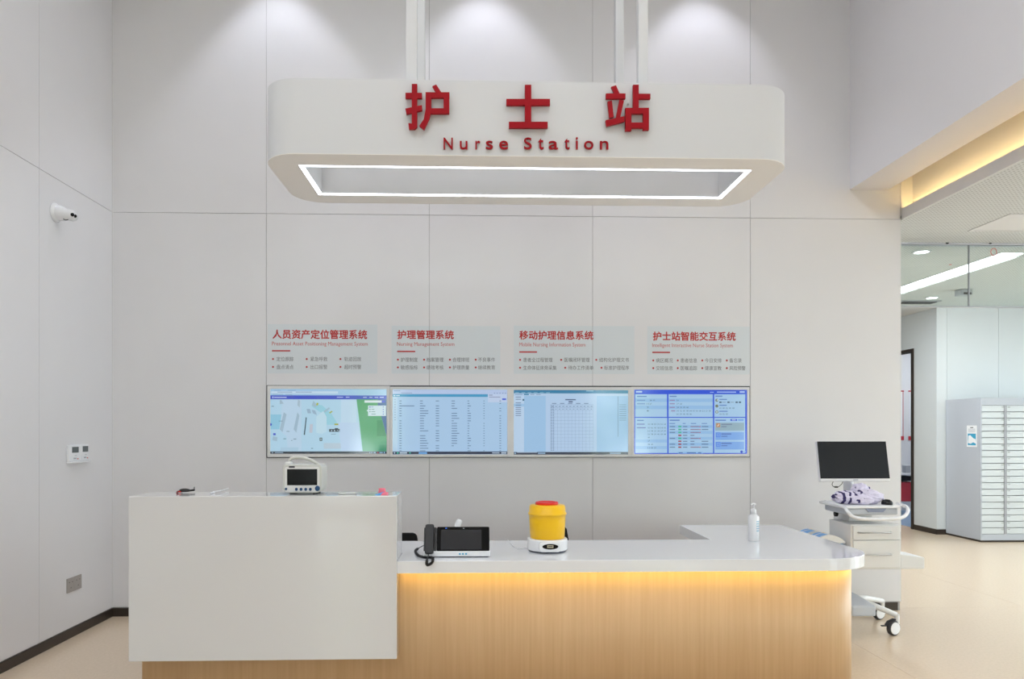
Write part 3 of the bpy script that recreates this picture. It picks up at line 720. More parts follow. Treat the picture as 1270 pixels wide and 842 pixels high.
# 4: dashboard
ca = (170,208,240)
def nums(x, y, st, *s): return [(x+i*st, y-7, x+i*st+20, y+8, v) for i, v in enumerate(s)]
pr = [('r', (36,84,222), (52,105,1165,738)), ('r', ca, (62,150,375,373), (390,150,826,373), (840,150,1145,373), (62,382,378,728), (390,382,828,728), (840,382,1145,728)),
      ('r', (150,194,236), (62,192,375,226), (62,262,375,296), (390,192,826,226), (390,262,826,296), (395,455,822,482), (395,512,822,540), (395,570,822,598), (395,628,822,656), (66,595,374,625), (66,660,374,690)),
      ('r', (100,140,205), (80,166,175,177), (402,166,470,177), (852,163,920,175), (80,402,146,413), (402,400,500,412), (852,400,955,412), (80,205,160,213), (80,240,160,248), (400,434,455,442), (530,434,558,442), (610,434,662,442), (716,434,770,442), (890,196,965,206), (890,254,962,264), (890,313,972,323)),
      ('r', (150,120,170), (402,205,452,213), (402,240,452,248), (402,275,452,283), (416,309,456,318)), ('r', (110,120,190), (78,440,155,449), (78,475,165,484)),
      ('t', (50,84,110), *nums(470,209,32,'36'), *nums(470,244,32,'39','61'), *nums(470,279,32,'28','33','35','44'), *nums(470,313,31.6,'01','02','05','08','14','15','16','18','21','23','28'), *nums(470,345,32,'36','39','40','43','46'), *nums(205,209,31,'08','09'), *nums(175,244,28,'11','27'), *nums(176,279,28,'9'), *nums(176,313,28,'8'),
        *nums(186,444,31.5,'01','08','13','30','36','63'), *nums(186,480,31.5,'01','02','05','08','14','15'), *nums(186,511,31.5,'16','18','21','28','29','30'), *nums(186,543,31.5,'36','38','39','40','43','44'), *nums(186,575,31,'46'), *nums(186,609,31,'27'), *nums(186,643,31,'34','40'), *nums(186,677,31,'11','18','27'), *nums(890,286,32,'05','08','12','40','43'), *nums(890,345,32,'08','12','35')),
      ('r', (60,90,120), (890,222,912,236), (970,222,992,236), (1050,222,1072,236), (1082,222,1104,236)), ('r', (130,150,180), (918,226,955,232), (998,226,1035,232)),
      ('r', (60,186,150), (486,461,517,475), (486,490,517,504), (486,519,517,533), (486,577,517,591)), ('r', (160,74,90), (486,548,517,562), (486,606,517,620), (486,635,517,649), (486,664,517,678)),
      ('r', (90,120,160), *[(402,y,455,y+8) for y in (464,493,522,580,638,667)], *[(532,y,575,y+8) for y in (464,493,522,551,580,609,638,667)], *[(716,y,782,y+8) for y in (464,493,609,638,667)]), ('r', (140,110,140), *[(606,y,690,y+8) for y in (464,493,522,580,667)]), ('r', (100,120,160), *[(606,y,645,y+8) for y in (551,609,638)]), ('r', (190,40,60), *[(694,y,705,y+9) for y in (464,493,522,580,667)]),
      ('c', (120,130,110), (866,209,15), (866,266,15), (866,324,15)), ('c', (190,215,225), (872,207,8), (866,324,9)),
      ('r', (30,90,215), (1000,394,1065,412)), ('r', (120,170,235), (1075,394,1128,412)), ('r', (190,205,245), (1014,399,1052,407)),
      ('r', (150,180,196), (852,430,1134,508)), ('r', (126,174,238), (852,523,1134,600), (852,617,1134,694)), ('r', (196,140,90), (860,436,898,474)), ('p', (220,220,215), [(868,462),(886,442),(892,448),(874,468)]),
      ('r', (70,120,235), (858,529,900,571), (858,622,900,664)), ('r', (130,176,240), (863,534,895,566), (863,627,895,659)), ('c', (70,120,235), (879,550,9), (879,643,9)), ('c', (130,176,240), (879,550,5), (879,643,5)),
      ('r', (110,130,160), (910,442,1015,451), (910,465,962,473)), ('r', (84,116,190), (910,536,1008,546), (910,560,970,568), (910,629,1012,639), (910,653,970,661)),
      ('r', (170,198,245), (798,127,835,134), (866,124,1055,134), (1090,120,1140,136), (70,118,130,134)), ('r', (140,190,240), (480,718,730,734)), ('r', (60,100,170), (490,722,530,730), (570,722,660,730), (680,722,712,730)), ('c', (30,70,200), (1110,716,13)), ('c', (150,190,235), (1138,716,12))]
display((783.2, 480, 929.6, 566.6), (786.6, 483.4, 926.7, 563), (7.94, 780, 470), pr, 'rightmost wall display showing a royal blue dashboard of pale cards')
a = W(330.6, 567.8, YB-.002); b_ = W(930, 478.8, YB-.002)
tag(obj('mounting_backplate', bx(a.x, b_.x, YB-.002, YB-.0003, a.z, b_.z), M['rubber']), 'thin dark backplate showing as a dark line around the four wall displays', 'mount')
# ================================================================== left wall fittings
def lw_box(px0, py0, px1, py1, d0, d1):
    a = L(px0, py1, XL+d1); b_ = L(px1, py0, XL+d1)
    return XL+d0, XL+d1, a.y, b_.y, a.z, b_.z
def uvL(px, py, d=0): p = L(px, py, XL); return p.y, p.z
def ctrl(pa, pb, ytop, ybot, label):
    y0, _ = uvL(pa, 560); y1, _ = uvL(pb, 560); zt = uvL((pa+pb)/2, ytop)[1]; zb = uvL((pa+pb)/2, ybot)[1]
    t = thing('wall_controller', label, 'wall control', (XL, (y0+y1)/2, zb), 'two white wall controllers side by side')
    obj('casing', bx(XL, XL+.02, y0+.001, y1-.001, zb+.012, zt), M['white_gloss'], t, bevel=.004)
    h = zt-zb; wd = y1-y0
    obj('lcd_window', bx(XL+.02, XL+.0212, y0+wd*.26, y1-wd*.14, zb+h*.58, zt-h*.1), M['lcd'], t)
    obj('bottom_ledge', bx(XL, XL+.034, y0+.002, y1-.002, zb, zb+.012), M['white_gloss'], t, bevel=.002)
    obj('print_line', bx(XL+.02, XL+.0208, y0+wd*.5, y1-wd*.3, zb+h*.4, zb+h*.43), M['grey'], t)
    obj('button', bx(XL+.02, XL+.022, y0+wd*.4, y1-wd*.36, zb+h*.22, zb+h*.3), M['grey'], t)
    obj('button', bx(XL+.02, XL+.022, y0+wd*.72, y1-wd*.16, zb+h*.2, zb+h*.26), M['redprint2'], t)
ctrl(82, 95.6, 552, 574.3, 'white wall controller on the left wall, the one nearer the camera')
ctrl(95.9, 107.2, 551, 573, 'white wall controller on the left wall, the one nearer the corner')
y0 = uvL(82.2, 725)[0]; y1 = uvL(100, 725)[0]; zt = uvL(91, 715)[1]; zb = uvL(91, 732.5)[1]; ym = (y0+y1)/2
t = thing('wall_socket', 'grey double wall socket plate low on the left wall', 'socket', (XL, ym, zb))
for a, b_ in ((y0, ym-.0006), (ym+.0006, y1)):
    f = obj('socket_plate', bx(XL, XL+.008, a, b_, zb, zt), M['socket'], t, bevel=.002)
    w_ = b_-a
    for (u, v) in ((.28,.7),(.7,.7),(.5,.3)): obj('pin_slot', bx(XL+.008, XL+.0086, a+w_*u-.006, a+w_*u+.004, zb+(zt-zb)*v-.002, zb+(zt-zb)*v+.002), M['rubber'], f)
# two-lens camera
p = L(68.5, 263.5, XL)
t = thing('security_camera', 'white wall camera with two dark lenses high on the left wall', 'security camera', tuple(p))
dr = Vector((.95, -.16, -.22)).normalized()
obj('mount_flange', lathe(BM(), [(.062,0),(.064,.006),(.055,.02),(.04,.035)], p, ax=(1,0,0), sy=1), M['white_gloss'], t, smooth=True)
o_ = p + Vector((.012, 0, 0))
obj('body', lathe(BM(), [(.05,0),(.05,.02),(.044,.05),(.036,.08),(.034,.12),(.03,.132),(0,.133)], o_, ax=dr), M['white_gloss'], t, smooth=True)
fc = o_ + dr*.126; sd = Vector((0,1,0))
for k in (-1, 1):
    q_ = fc + sd*(k*.015) + Vector((.002, -.012, 0))
    obj('lens', lathe(BM(), [(.011,-.004),(.011,.01),(.007,.013),(0,.014)], q_, ax=(Vector((.5,-.85,-.1))).normalized(), seg=14), M['glassblack'], t)
obj('speaker_slot', tube(BM(), [fc+Vector((-.05,-.035,-.03)), fc+Vector((-.035,-.036,-.036)), fc+Vector((-.02,-.034,-.033))], .003, 6), M['rubber'], t)
# cable cover below
# ================================================================== reception counter
YC = 3.615; ZT, ZL = None, None
tp = W(330, 615.3, YC); ZT = tp.z; ZL = W(800, 694.4, YC).z; ZLB = W(800, 709.6, YC).z; ZBB = W(330, 819, YC).z
XA = W(159.3, 700, YC).x; XBx = W(492, 700, YC).x
YC2 = G(498.9, 609.4, ZT).y
ct = thing('reception_counter', 'white and light oak reception counter, tall block left and wing at the right', 'counter', (.2, 4.0, 0))
# tall block: front slab, top, side cheek (white solid surface, open towards the staff side)
obj('tall_block', bx(XA, XBx, YC, YC2, ZBB, ZT), M['solid'], ct, bevel=.003)
# worktop outline (plan): front run + wing
Xr = 2.05; rr = .3; YL2 = G(700, 669.8, ZL).y; YWG = G(900, 650.6, ZL).y; Xi = (G(844.6, 651.1, ZL).x + G(880.8, 669.5, ZL).x)/2
sr = slope(1073); Xc = sr*(YC+rr) - rr*math.sqrt(1+sr*sr); Xr = Xc+rr
def arc(cx, cy, r, a0, a1, n=12): return [(cx+r*math.cos(a0+(a1-a0)*i/n), cy+r*math.sin(a0+(a1-a0)*i/n)) for i in range(n+1)]
plan = [(XBx, YC+.003)] + arc(Xc, YC+.003+rr, rr, -PI/2, 0) + [(Xr, YWG), (Xi, YWG), (Xi, YL2), (XA, YL2), (XA, YC2), (XBx, YC2)]
obj('worktop', prism(BM(), plan, ZLB, ZL), mat('solid_surface_lightened', (230,232,236), .13, coat=.6), ct, bevel=.003, label='white L shaped worktop')  # counter solid surface with the brighter light on its top put into the colour
# oak front: curved shell
ow = .064; so = slope(1056); cy_ = YC+.003+rr
ro = (Xc - so*cy_) / -math.sqrt(1+so*so) ; ro = abs(ro)
yw0 = cy_-ro; XOR = Xc+ro; th = .03
XO = W(176.3, 830, yw0).x
out = [(XO, yw0)] + arc(Xc, cy_, ro, -PI/2, 0) + [(XOR, YWG-.12)]
inn = [(XOR-th, YWG-.12)] + arc(Xc, cy_, ro-th, 0, -PI/2) + [(XO+th, yw0+th), (XO+th, YL2-.1), (XO, YL2-.1)]
bm = BM()
bmo = BM(); ins = arc(Xc, cy_, ro-th, -PI/2, 0)
def strip(bm, A, B, za, zb):
    n = len(A)
    v = [[bm.verts.new((*p, z)) for p in P] for P in (A, B) for z in (za, zb)]
    for i in range(n-1):
        for q in ((v[0][i],v[0][i+1],v[1][i+1],v[1][i]), (v[2][i+1],v[2][i],v[3][i],v[3][i+1]), (v[1][i],v[1][i+1],v[3][i+1],v[3][i]), (v[0][i+1],v[0][i],v[2][i],v[2][i+1])): bm.faces.new(q)
    bm.faces.new((v[0][0],v[1][0],v[3][0],v[2][0])); bm.faces.new((v[0][-1],v[2][-1],v[3][-1],v[1][-1]))
A = [(XO, YL2-.1), (XO, yw0)] + arc(Xc, cy_, ro, -PI/2, 0) + [(XOR, YWG-.12)]
B = [(XO+th, YL2-.1), (XO+th, yw0+th)] + ins + [(XOR-th, YWG-.12)]
strip(bmo, A, B, 0, ZLB)
obj('oak_front', bmo, M['oak'], ct, smooth=True, label='light oak veneer front')
obj('oak_end_panel', bx(Xi+.12, XOR-th, YWG-.15, YWG-.12, 0, ZLB), M['oak'], ct)
obj('oak_inner_panel', bx(Xi+.12, Xi+.15, YL2+.05, YWG-.15, 0, ZLB), M['oak'], ct)
# LED strip under the overhang
bml = BM(); rl = ro+.028
A = [(XBx+.01, cy_-rl-.008)] + arc(Xc, cy_, rl+.008, -PI/2, 0) + [(Xc+rl+.008, YWG-.3)]
B = [(XBx+.01, cy_-rl+.004)] + arc(Xc, cy_, rl-.004, -PI/2, 0) + [(Xc+rl-.004, YWG-.3)]
strip(bml, A, B, ZLB-.005, ZLB)
obj('led_strip', bml, M['warmled'], ct, label='warm light strip under the worktop')
# ------------------------------------------------------------------ patient monitor on the tall block
Ym = 3.72
a = W(350.3, 613.2, Ym); b_ = W(399.2, 576.3, Ym); zb = ZT
t = thing('patient_monitor', 'grey white patient monitor with black screen, blue buttons and a carrying handle', 'medical monitor', ((a.x+b_.x)/2, Ym+.06, zb))
bm = prism(BM(), rrect(a.x, b_.x, zb+.006, b_.z, (.03,.03,.018,.018), 5), Ym, Ym+.13, 'y')
obj('casing', bm, M['devgrey'], t, bevel=.004)
bm = prism(BM(), rrect(a.x+.012, b_.x-.012, zb+.012, b_.z-.01, .012, 4), Ym-.004, Ym, 'y'); obj('front_panel', bm, M['offwhite'], t)
c = W(356.2, 601.7, Ym-.004); d = W(393.4, 581.7, Ym-.004)
obj('screen', bx(c.x, d.x, Ym-.006, Ym-.003, c.z, d.z), M['glassblack'], t)
for px, py, r in ((354.8, 606.3, .006), (367.7, 606.7, .0072), (373.5, 606.7, .0072), (379.3, 606.7, .0072), (385, 606.7, .0072), (393.8, 605.6, .0125)):
    p = W(px, py, Ym-.004); obj('knob' if r > .01 else 'button', lathe(BM(), [(r, 0), (r, .003), (r*.8, .005), (0, .0052)], (p.x, Ym-.004, p.z), ax=(0,-1,0), seg=16, sy=1.1), M['navy'], t)
c = W(358.3, 580, Ym-.004); d = W(365.6, 578, Ym-.004); obj('badge', bx(c.x, d.x, Ym-.0048, Ym-.004, c.z, d.z), M['darkprint'], t)
hp = [W(x, y, Ym+.05) for x, y in ((357.5, 575.5), (359.5, 570.5), (363, 567.8), (370, 567.2), (379, 568.5), (388, 571.8), (395, 576.5), (399, 582))]
obj('handle', tube(BM(), spline(hp, 4), .0085, 8), M['devgrey'], t, smooth=True)
a2 = W(354.5, 575.8, Ym+.05); obj('handle_hinge', bx(a2.x, a2.x+.032, Ym+.03, Ym+.07, b_.z-.004, b_.z+.014), M['offwhite'], t, bevel=.005)
for x in (a.x+.04, b_.x-.04): obj('foot', lathe(BM(), [(.012, 0), (.012, .008)], (x, Ym+.03, zb), seg=12), M['rubber'], t); 
for x in (a.x+.04, b_.x-.04): obj('foot', lathe(BM(), [(.012, 0), (.012, .008)], (x, Ym+.1, zb), seg=12), M['rubber'], t)
# small items on the tall block
a = G(218.5, 613.2, ZT); b_ = G(242, 608.3, ZT)
t = thing('pulse_clip', 'small black and red clip lying at the left end of the tall block', 'clip', ((a.x+b_.x)/2, a.y, ZT))
mid = G(229, 611, ZT)
bm = lathe(BM(), [(0,0),(.02,.001),(.023,.007),(.02,.014),(.008,.018),(0,.0185)], (mid.x, mid.y, ZT+.004), sx=1.25, sy=.8, seg=16); obj('body', bm, M['black'], t, smooth=True)
obj('arm', tube(BM(), [(mid.x+.01, mid.y, ZT+.01), (mid.x+.04, mid.y+.02, ZT+.012), (b_.x, b_.y-.01, ZT+.018)], [.006,.005,.004], 7), M['black'], t, smooth=True)
obj('leg', tube(BM(), [(mid.x-.012, mid.y, ZT+.008), (mid.x-.03, mid.y-.015, ZT+.007), (a.x, a.y+.01, ZT+.004)], [.006,.005,.004], 7), mat('dark_red_plastic', (120,40,46), .4), t, smooth=True)
obj('red_ring', lathe(BM(), [(.007,0),(.007,.008)], (mid.x-.02, mid.y-.012, ZT+.003), seg=10), M['redlid'], t, label='red ring')
a = G(259.5, 613, ZT); b_ = G(276, 609.5, ZT)
t = thing('tissue_packet', 'flat white packet on the tall block between the black clip and the patient monitor', 'packet', ((a.x+b_.x)/2, (a.y+b_.y)/2, ZT))
obj('packet', bx(a.x, b_.x, a.y+.01, a.y+.06, ZT, ZT+.009), M['white_gloss'], t, bevel=.003)
obj('tail', tube(BM(), [(b_.x-.01, a.y+.05, ZT+.008), (b_.x+.02, a.y+.08, ZT+.012), G(284, 608.4, ZT)+Vector((0,-.01,.012))], .003, 6), M['white_gloss'], t)
a = G(419, 613.4, ZT); b_ = G(441, 613.4, ZT)
t = thing('remote_control', 'thin grey remote lying flat on the tall block right of the patient monitor', 'remote', ((a.x+b_.x)/2, a.y, ZT))
obj('casing', bx(a.x, b_.x, a.y+.01, a.y+.045, ZT, ZT+.012), M['silver'], t, bevel=.003)
obj('keypad', bx(a.x+.012, b_.x-.03, a.y+.016, a.y+.038, ZT+.012, ZT+.0128), M['grey'], t)
a = G(465, 614.2, ZT); b_ = G(481, 612, ZT)
t = thing('tape_roll', 'small pink roll with a blue flap at the right end of the tall block', 'roll', ((a.x+b_.x)/2, a.y, ZT))
cxp = W(473.5, 609, a.y+.05).x
obj('roll', lathe(BM(), [(.018,0),(.019,.012),(.017,.02),(.017,.03),(.012,.03),(.012,.02)], (cxp, a.y+.06, ZT), sx=1), M['pink'], t, smooth=True)
bm = BM(); hexa(bm, [(a.x, a.y+.005, ZT+.001), (cxp, a.y+.005, ZT+.001), (cxp+.02, a.y+.05, ZT+.001), (a.x+.03, a.y+.05, ZT+.001), (a.x, a.y+.006, ZT+.003), (cxp-.005, a.y+.01, ZT+.01), (cxp+.012, a.y+.045, ZT+.014), (a.x+.03, a.y+.05, ZT+.01)])
obj('flap', bm, mat('sky_blue_paper', (60,160,225), .4), t, label='blue flap')
bm = BM(); hexa(bm, [(cxp-.002, a.y+.008, ZT+.001), (cxp+.03, a.y+.008, ZT+.001), (cxp+.035, a.y+.038, ZT+.001), (cxp+.01, a.y+.038, ZT+.001), (cxp, a.y+.01, ZT+.004), (cxp+.028, a.y+.01, ZT+.006), (cxp+.034, a.y+.036, ZT+.012), (cxp+.01, a.y+.036, ZT+.012)])
obj('tab', bm, M['pink'], t)
# ------------------------------------------------------------------ desk phone
p0 = G(524.8, 691.5, ZL); p1 = G(608, 691.5, ZL); Yp = p0.y
ph = thing('desk_phone', 'black video desk phone with large screen, corded handset and white foot on the worktop', 'phone', ((p0.x+p1.x)/2, Yp+.04, ZL))
xa, xb = p0.x, p1.x
obj('foot', bx(xa+.002, xb, Yp, Yp+.09, ZL+.004, ZL+.032), M['white_gloss'], ph, bevel=.004, label='white foot')
obj('rubber_pad', bx(xa+.02, xb-.01, Yp+.006, Yp+.08, ZL, ZL+.004), M['black'], ph)
# tilted plate: origin at bottom front, up vector leaning back
zt_ = W(560, 653.6, Yp+.05).z; hgt = zt_ - (ZL+.032); U = Vector((0, .055, hgt)).normalized(); ln = math.hypot(.055, hgt); Nn = Vector((0, -U.z, U.y))
B0 = Vector((0, Yp+.004, ZL+.032))
def T(x, u, n): return Vector((x, 0, 0)) + B0 + U*(u*ln) + Nn*n
def plate(bm, xa, xb, u0, u1, n0, n1, r=.006):
    pts = rrect(xa, xb, u0*ln, u1*ln, r, 4)
    lo = [bm.verts.new(Vector((x,0,0))+B0+U*u+Nn*n0) for x, u in pts]; hi = [bm.verts.new(Vector((x,0,0))+B0+U*u+Nn*n1) for x, u in pts]
    n = len(pts); bm.faces.new(lo); bm.faces.new(hi[::-1])
    for i in range(n): bm.faces.new((lo[i], hi[i], hi[(i+1)%n], lo[(i+1)%n]))
    bmesh.ops.recalc_face_normals(bm, faces=bm.faces); return bm
def pxx(px): return W(px, 670, Yp+.02).x
obj('screen_housing', plate(BM(), pxx(541.5), pxx(607), 0, 1, -.012, 0, .007), M['glassblack'], ph)
obj('screen', plate(BM(), pxx(546.8), pxx(597.3), .06, .88, 0, .0008, .001), mat('sleeping_phone_screen', (44,44,47), .15, spec=.25), ph, label='dark grey screen')
obj('handset_cradle', plate(BM(), pxx(525.5), pxx(541.2), 0, .985, -.014, -.001, .006), M['black'], ph)
obj('handset', plate(BM(), pxx(527.3), pxx(538.2), -.14, 1.06, .002, .026, .01), mat('charcoal_plastic', (24,25,29), .4), ph, bevel=.004)
obj('back_stand', bx(xa+.1, xb-.1, Yp+.05, Yp+.13, ZL, ZL+.07), M['black'], ph, bevel=.004)
for k, px in enumerate((570.3, 574.1, 578)):
    x = W(px, 687, Yp).x; obj('soft_key', bx(x-.0045, x+.0045, Yp-.0012, Yp+.001, ZL+.014, ZL+.022), M['tealprint'], ph, label='light blue key' if k == 0 else None)
x = pxx(553); obj('status_light', plate(BM(), x-.004, x+.004, .925, .955, 0, .001, .0005), mat('blue_status_light', (30,90,200), .4, emit=1.0), ph)
x = pxx(575); obj('camera_eye', plate(BM(), x-.003, x+.003, .92, .95, 0, .001, .0008), M['grey'], ph)
cp = [G(525, 681, ZL)+Vector((0,0,.02)), G(517, 683, ZL)+Vector((0,0,.008)), G(515.5, 685.5, ZL)+Vector((0,0,.006)), G(519, 690.3, ZL)+Vector((0,0,.006)), G(527, 692.6, ZL)+Vector((0,0,.006)), G(535, 693, ZL)+Vector((0,0,.007)), W(537, 694.5, YC+.004)+Vector((0,-.002,.006)), W(535.5, 698, YC-.008), W(530.5, 700.5, YC-.008), W(529, 698, YC-.007), W(530, 694.2, YC-.004)+Vector((0,0,.003)), G(532, 690.5, ZL)+Vector((0,-.004,.02))]
path = spline(cp, 26)
coil = []
up = Vector((0,0,1))
for i, p in enumerate(path):
    d = (path[min(i+1, len(path)-1)] - path[max(i-1, 0)]).normalized(); u = (up - d*up.dot(d)).normalized(); up = u; v = d.cross(u)
    if 20 < i < len(path)-30: coil.append(p + (u*math.cos(i*1.35)+v*math.sin(i*1.35))*.0058)
    else: coil.append(p)
obj('coiled_cord', tube(BM(), coil, .0026, 5), M['black'], ph, smooth=True)
# white slanted device behind the phone
a = W(562.5, 655, Yp+.16); b_ = W(572.5, 643.2, Yp+.2)
t = thing('barcode_scanner', 'white slanted handheld device standing up behind the phone', 'handheld device', (a.x, Yp+.17, ZL))
dirv = Vector((.06, .03, .1)).normalized()
btm = Vector((W(558, 672, Yp+.16).x, Yp+.17, ZL+.03))
topv = Vector((W(570.5, 644, Yp+.2).x, Yp+.2, W(570, 644.5, Yp+.2).z))
obj('grip', tube(BM(), [btm, btm.lerp(topv, .5), btm.lerp(topv, .93), topv], [.017, .017, .017, .012], 12), M['white_gloss'], t, smooth=True)
obj('stand', lathe(BM(), [(.035,0),(.036,.006),(.022,.02),(.016,.034)], (btm.x, btm.y, ZL)), M['white'], t, smooth=True)
# ------------------------------------------------------------------ sharps container on its white base
pc = G(678.8, 683, ZL); Ys = pc.y + .02; xc = W(678.8, 680, Ys).x
def zs(py, Y=Ys): return W(679, py, Y).z
bs = thing('smart_scale_base', 'white round weighing base with an oval black display under the yellow bin', 'scale', (xc, Ys, ZL))
kx = .0; R0 = (W(704, 680, Ys).x - W(653.5, 680, Ys).x)/2
def lobed(r, n=48):
    o = []
    for i in range(n):
        a = 2*PI*i/n; q = 1 + .0*math.cos(4*a)
        rr_ = r*(1 + .05*max(0, math.cos(a*1+PI/2))**8 + .02*math.cos(4*a+PI))
        o.append((xc+rr_*math.cos(a), Ys+rr_*math.sin(a)))
    return o
zt2 = ZL + .068
obj('base_body', prism(BM(), lobed(R0), ZL+.006, zt2), M['white_gloss'], bs, bevel=.008, segs=3)
obj('foot_ring', prism(BM(), lobed(R0*.93), ZL, ZL+.006), mat('navy_rubber', (30,32,58), .6), bs)
yf = Ys - R0*1.12
obj('display_pod', prism(BM(), rrect(xc-.055, xc+.062, ZL+.008, zt2-.006, .018, 5), yf, Ys-R0*.75, 'y'), M['white_gloss'], bs, bevel=.006)
pd = W(682.5, 678, yf)
obj('display_oval', lathe(BM(), [(.042,0),(.042,.002),(.039,.003)], (pd.x, yf+.001, pd.z), ax=(0,-1,0), sy=.34, seg=28), M['glassblack'], bs)
obj('display_window', bx(pd.x-.016, pd.x+.016, yf-.0035, yf-.0015, pd.z-.006, pd.z+.008), mat('beige_lcd', (200,190,160), .4), bs)
obj('display_digits', bx(pd.x-.012, pd.x+.012, yf-.004, yf-.0033, pd.z-.002, pd.z+.004), M['darkprint'], bs)
sb = thing('sharps_container', 'yellow round sharps bin with a red lid on the worktop right of the phone', 'container', (xc, Ys, zt2))
pxs = (W(700, 640, Ys).x - W(657.5, 640, Ys).x)/2/21.25      # metres per pixel
zb, ztop = zt2, zs(625.3)
hh = ztop-zb
prof = [(20.6*pxs, 0), (21.2*pxs, .004), (22.3*pxs, hh*.55), (22.6*pxs, hh*.7), (23.6*pxs, hh*.705), (23.7*pxs, hh*.755), (22.6*pxs, hh*.765), (22.0*pxs, hh*.95), (21*pxs, hh*.985), (14*pxs, hh)]
obj('bin_body', lathe(BM(), prof, (xc, Ys, zb), seg=48), M['yellow'], sb, smooth=True)
obj('red_lid', lathe(BM(), [(14.2*pxs, 0), (14.2*pxs, .012), (13.4*pxs, .016), (11*pxs, .016), (10.5*pxs, .012), (0, .012)], (xc-.003, Ys, ztop-.002), seg=32), M['redlid'], sb, smooth=True, label='red lid')
cb = [G(629, 669.5, ZL)+Vector((0,0,.004)), G(633, 674, ZL)+Vector((0,0,.003)), G(638, 679, ZL)+Vector((0,0,.003)), G(645, 681.3, ZL)+Vector((0,0,.003)), G(653.5, 681, ZL)+Vector((0,0,.01))]
obj('power_cable', tube(BM(), spline(cb, 8), .0016, 6), M['wire'], bs)
# ------------------------------------------------------------------ sanitizer bottle
pb = G(934.5, 671, ZL); rb = (W(941, 660, pb.y).x - W(927.8, 660, pb.y).x)/2; yb_ = pb.y + rb*.6
pb = Vector((W(934.5, 660, yb_).x, yb_, ZL))
def zz_(py): return W(934, py, yb_).z
t = thing('sanitizer_bottle', 'white pump bottle standing on the counter wing', 'bottle', tuple(pb))
h1 = zz_(638.5)-ZL
obj('bottle_body', lathe(BM(), [(rb*.93,0),(rb,.004),(rb,h1-.012),(rb*.9,h1-.004),(rb*.5,h1+.004),(rb*.42,h1+.008)], pb, seg=28), M['white_gloss'], t, smooth=True)
h2 = zz_(634)-ZL
obj('collar', lathe(BM(), [(rb*.5,h1+.006),(rb*.5,h2+.008),(rb*.3,h2+.014),(rb*.18,h2+.02)], pb, seg=18), M['white'], t, smooth=True)
h3 = zz_(625.5)-ZL
obj('pump_head', lathe(BM(), [(rb*.16,h2+.016),(rb*.16,h3-.004),(rb*.4,h3-.002),(rb*.4,h3+.006),(rb*.2,h3+.008)], pb, seg=14), M['white'], t, smooth=True)
obj('nozzle', tube(BM(), [pb+Vector((0,0,h3+.002)), pb+Vector((-.016,-.016,h3+.002)), pb+Vector((-.024,-.024,h3-.003))], .0035, 7), M['white'], t)
# blue print on the bottle (curved patches)
bm = BM()
for (a0, a1, za, zb2) in ((-1.35, -.5, .40, .70),):
    for i in range(5):
        zq = h1*(.38+.09*i)
        for k in range(4):
            q0 = a0+(a1-a0)*k/4; q1 = q0+(a1-a0)*.16
            f = [(math.cos(q), math.sin(q)) for q in (q0, q1)]
            bm.faces.new([bm.verts.new(pb+Vector((f[0][0]*rb*1.01, f[0][1]*rb*1.01, zq))), bm.verts.new(pb+Vector((f[1][0]*rb*1.01, f[1][1]*rb*1.01, zq))), bm.verts.new(pb+Vector((f[1][0]*rb*1.01, f[1][1]*rb*1.01, zq+h1*.045))), bm.verts.new(pb+Vector((f[0][0]*rb*1.01, f[0][1]*rb*1.01, zq+h1*.045)))])
obj('label_print', bm, M['tealprint'], t, kind='stuff', label='blue print down the right side')
# ------------------------------------------------------------------ chairs behind the counter
def chair(cx, y, ztop, label, taper, wid=.44):
    t = thing('office_chair', label, 'chair', (cx, y-.22, 0), 'black office chairs behind the counter')
    bm = BM(); n = 12
    w1, w0 = wid/2-taper, wid/2
    pts = [(cx-w0, ztop-.42), (cx+w0, ztop-.42), (cx+w0, ztop-.3), (cx+w1+.005, ztop-.05), (cx+w1, ztop-.02), (cx+w1-.012, ztop-.006), (cx+w1-.03, ztop), (cx-w1+.03, ztop), (cx-w1+.012, ztop-.006), (cx-w1, ztop-.02), (cx-w1-.005, ztop-.05), (cx-w0, ztop-.3)]
    prism(bm, pts, y, y+.03, 'y'); obj('backrest', bm, M['fabric_black'], t, bevel=.01)
    zs_ = ztop-.38
    obj('seat', prism(BM(), rrect(cx-.23, cx+.23, y-.46, y-.02, .06, 5), zs_-.06, zs_), M['fabric_black'], t, bevel=.015)
    obj('back_bar', tube(BM(), [(cx, y-.1, zs_-.07), (cx, y+.04, zs_-.05), (cx, y+.045, ztop-.3)], .015, 8), M['black'], t)
    obj('gas_post', lathe(BM(), [(.03,0),(.03,zs_-.12)], (cx, y-.24, .06), seg=14), M['black'], t)
    for k in range(5):
        a = 2*PI*k/5+.3; e = Vector((cx+.27*math.cos(a), y-.24+.27*math.sin(a), .075))
        obj('base_arm', tube(BM(), [(cx, y-.24, .095), e], [.022,.014], 8), M['black'], t)
        obj('castor', lathe(BM(), [(.026,-.018),(.028,-.01),(.028,.01),(.026,.018)], (e.x, e.y, .028), ax=(math.sin(a), -math.cos(a), 0), seg=14), M['black'], t)
        obj('castor_stem', bx(e.x-.006, e.x+.006, e.y-.006, e.y+.006, .04, .075), M['black'], t)
yc = 4.85
chair(W(517, 668, yc).x-.22, yc, W(500, 661, yc).z, 'black office chair whose back peeps out beside the tall block', .0)
chair(W(711.5, 668, yc).x-.15, yc, W(700, 652.4, yc).z, 'black office chair whose back peeps out beside the yellow bin', .055, .32)

# ================================================================== ward cart
ca_ = thing('medical_cart', 'white wheeled medical cart with drawers and a monitor beside the end of the back wall', 'cart', (2.57, 5.0, 0))
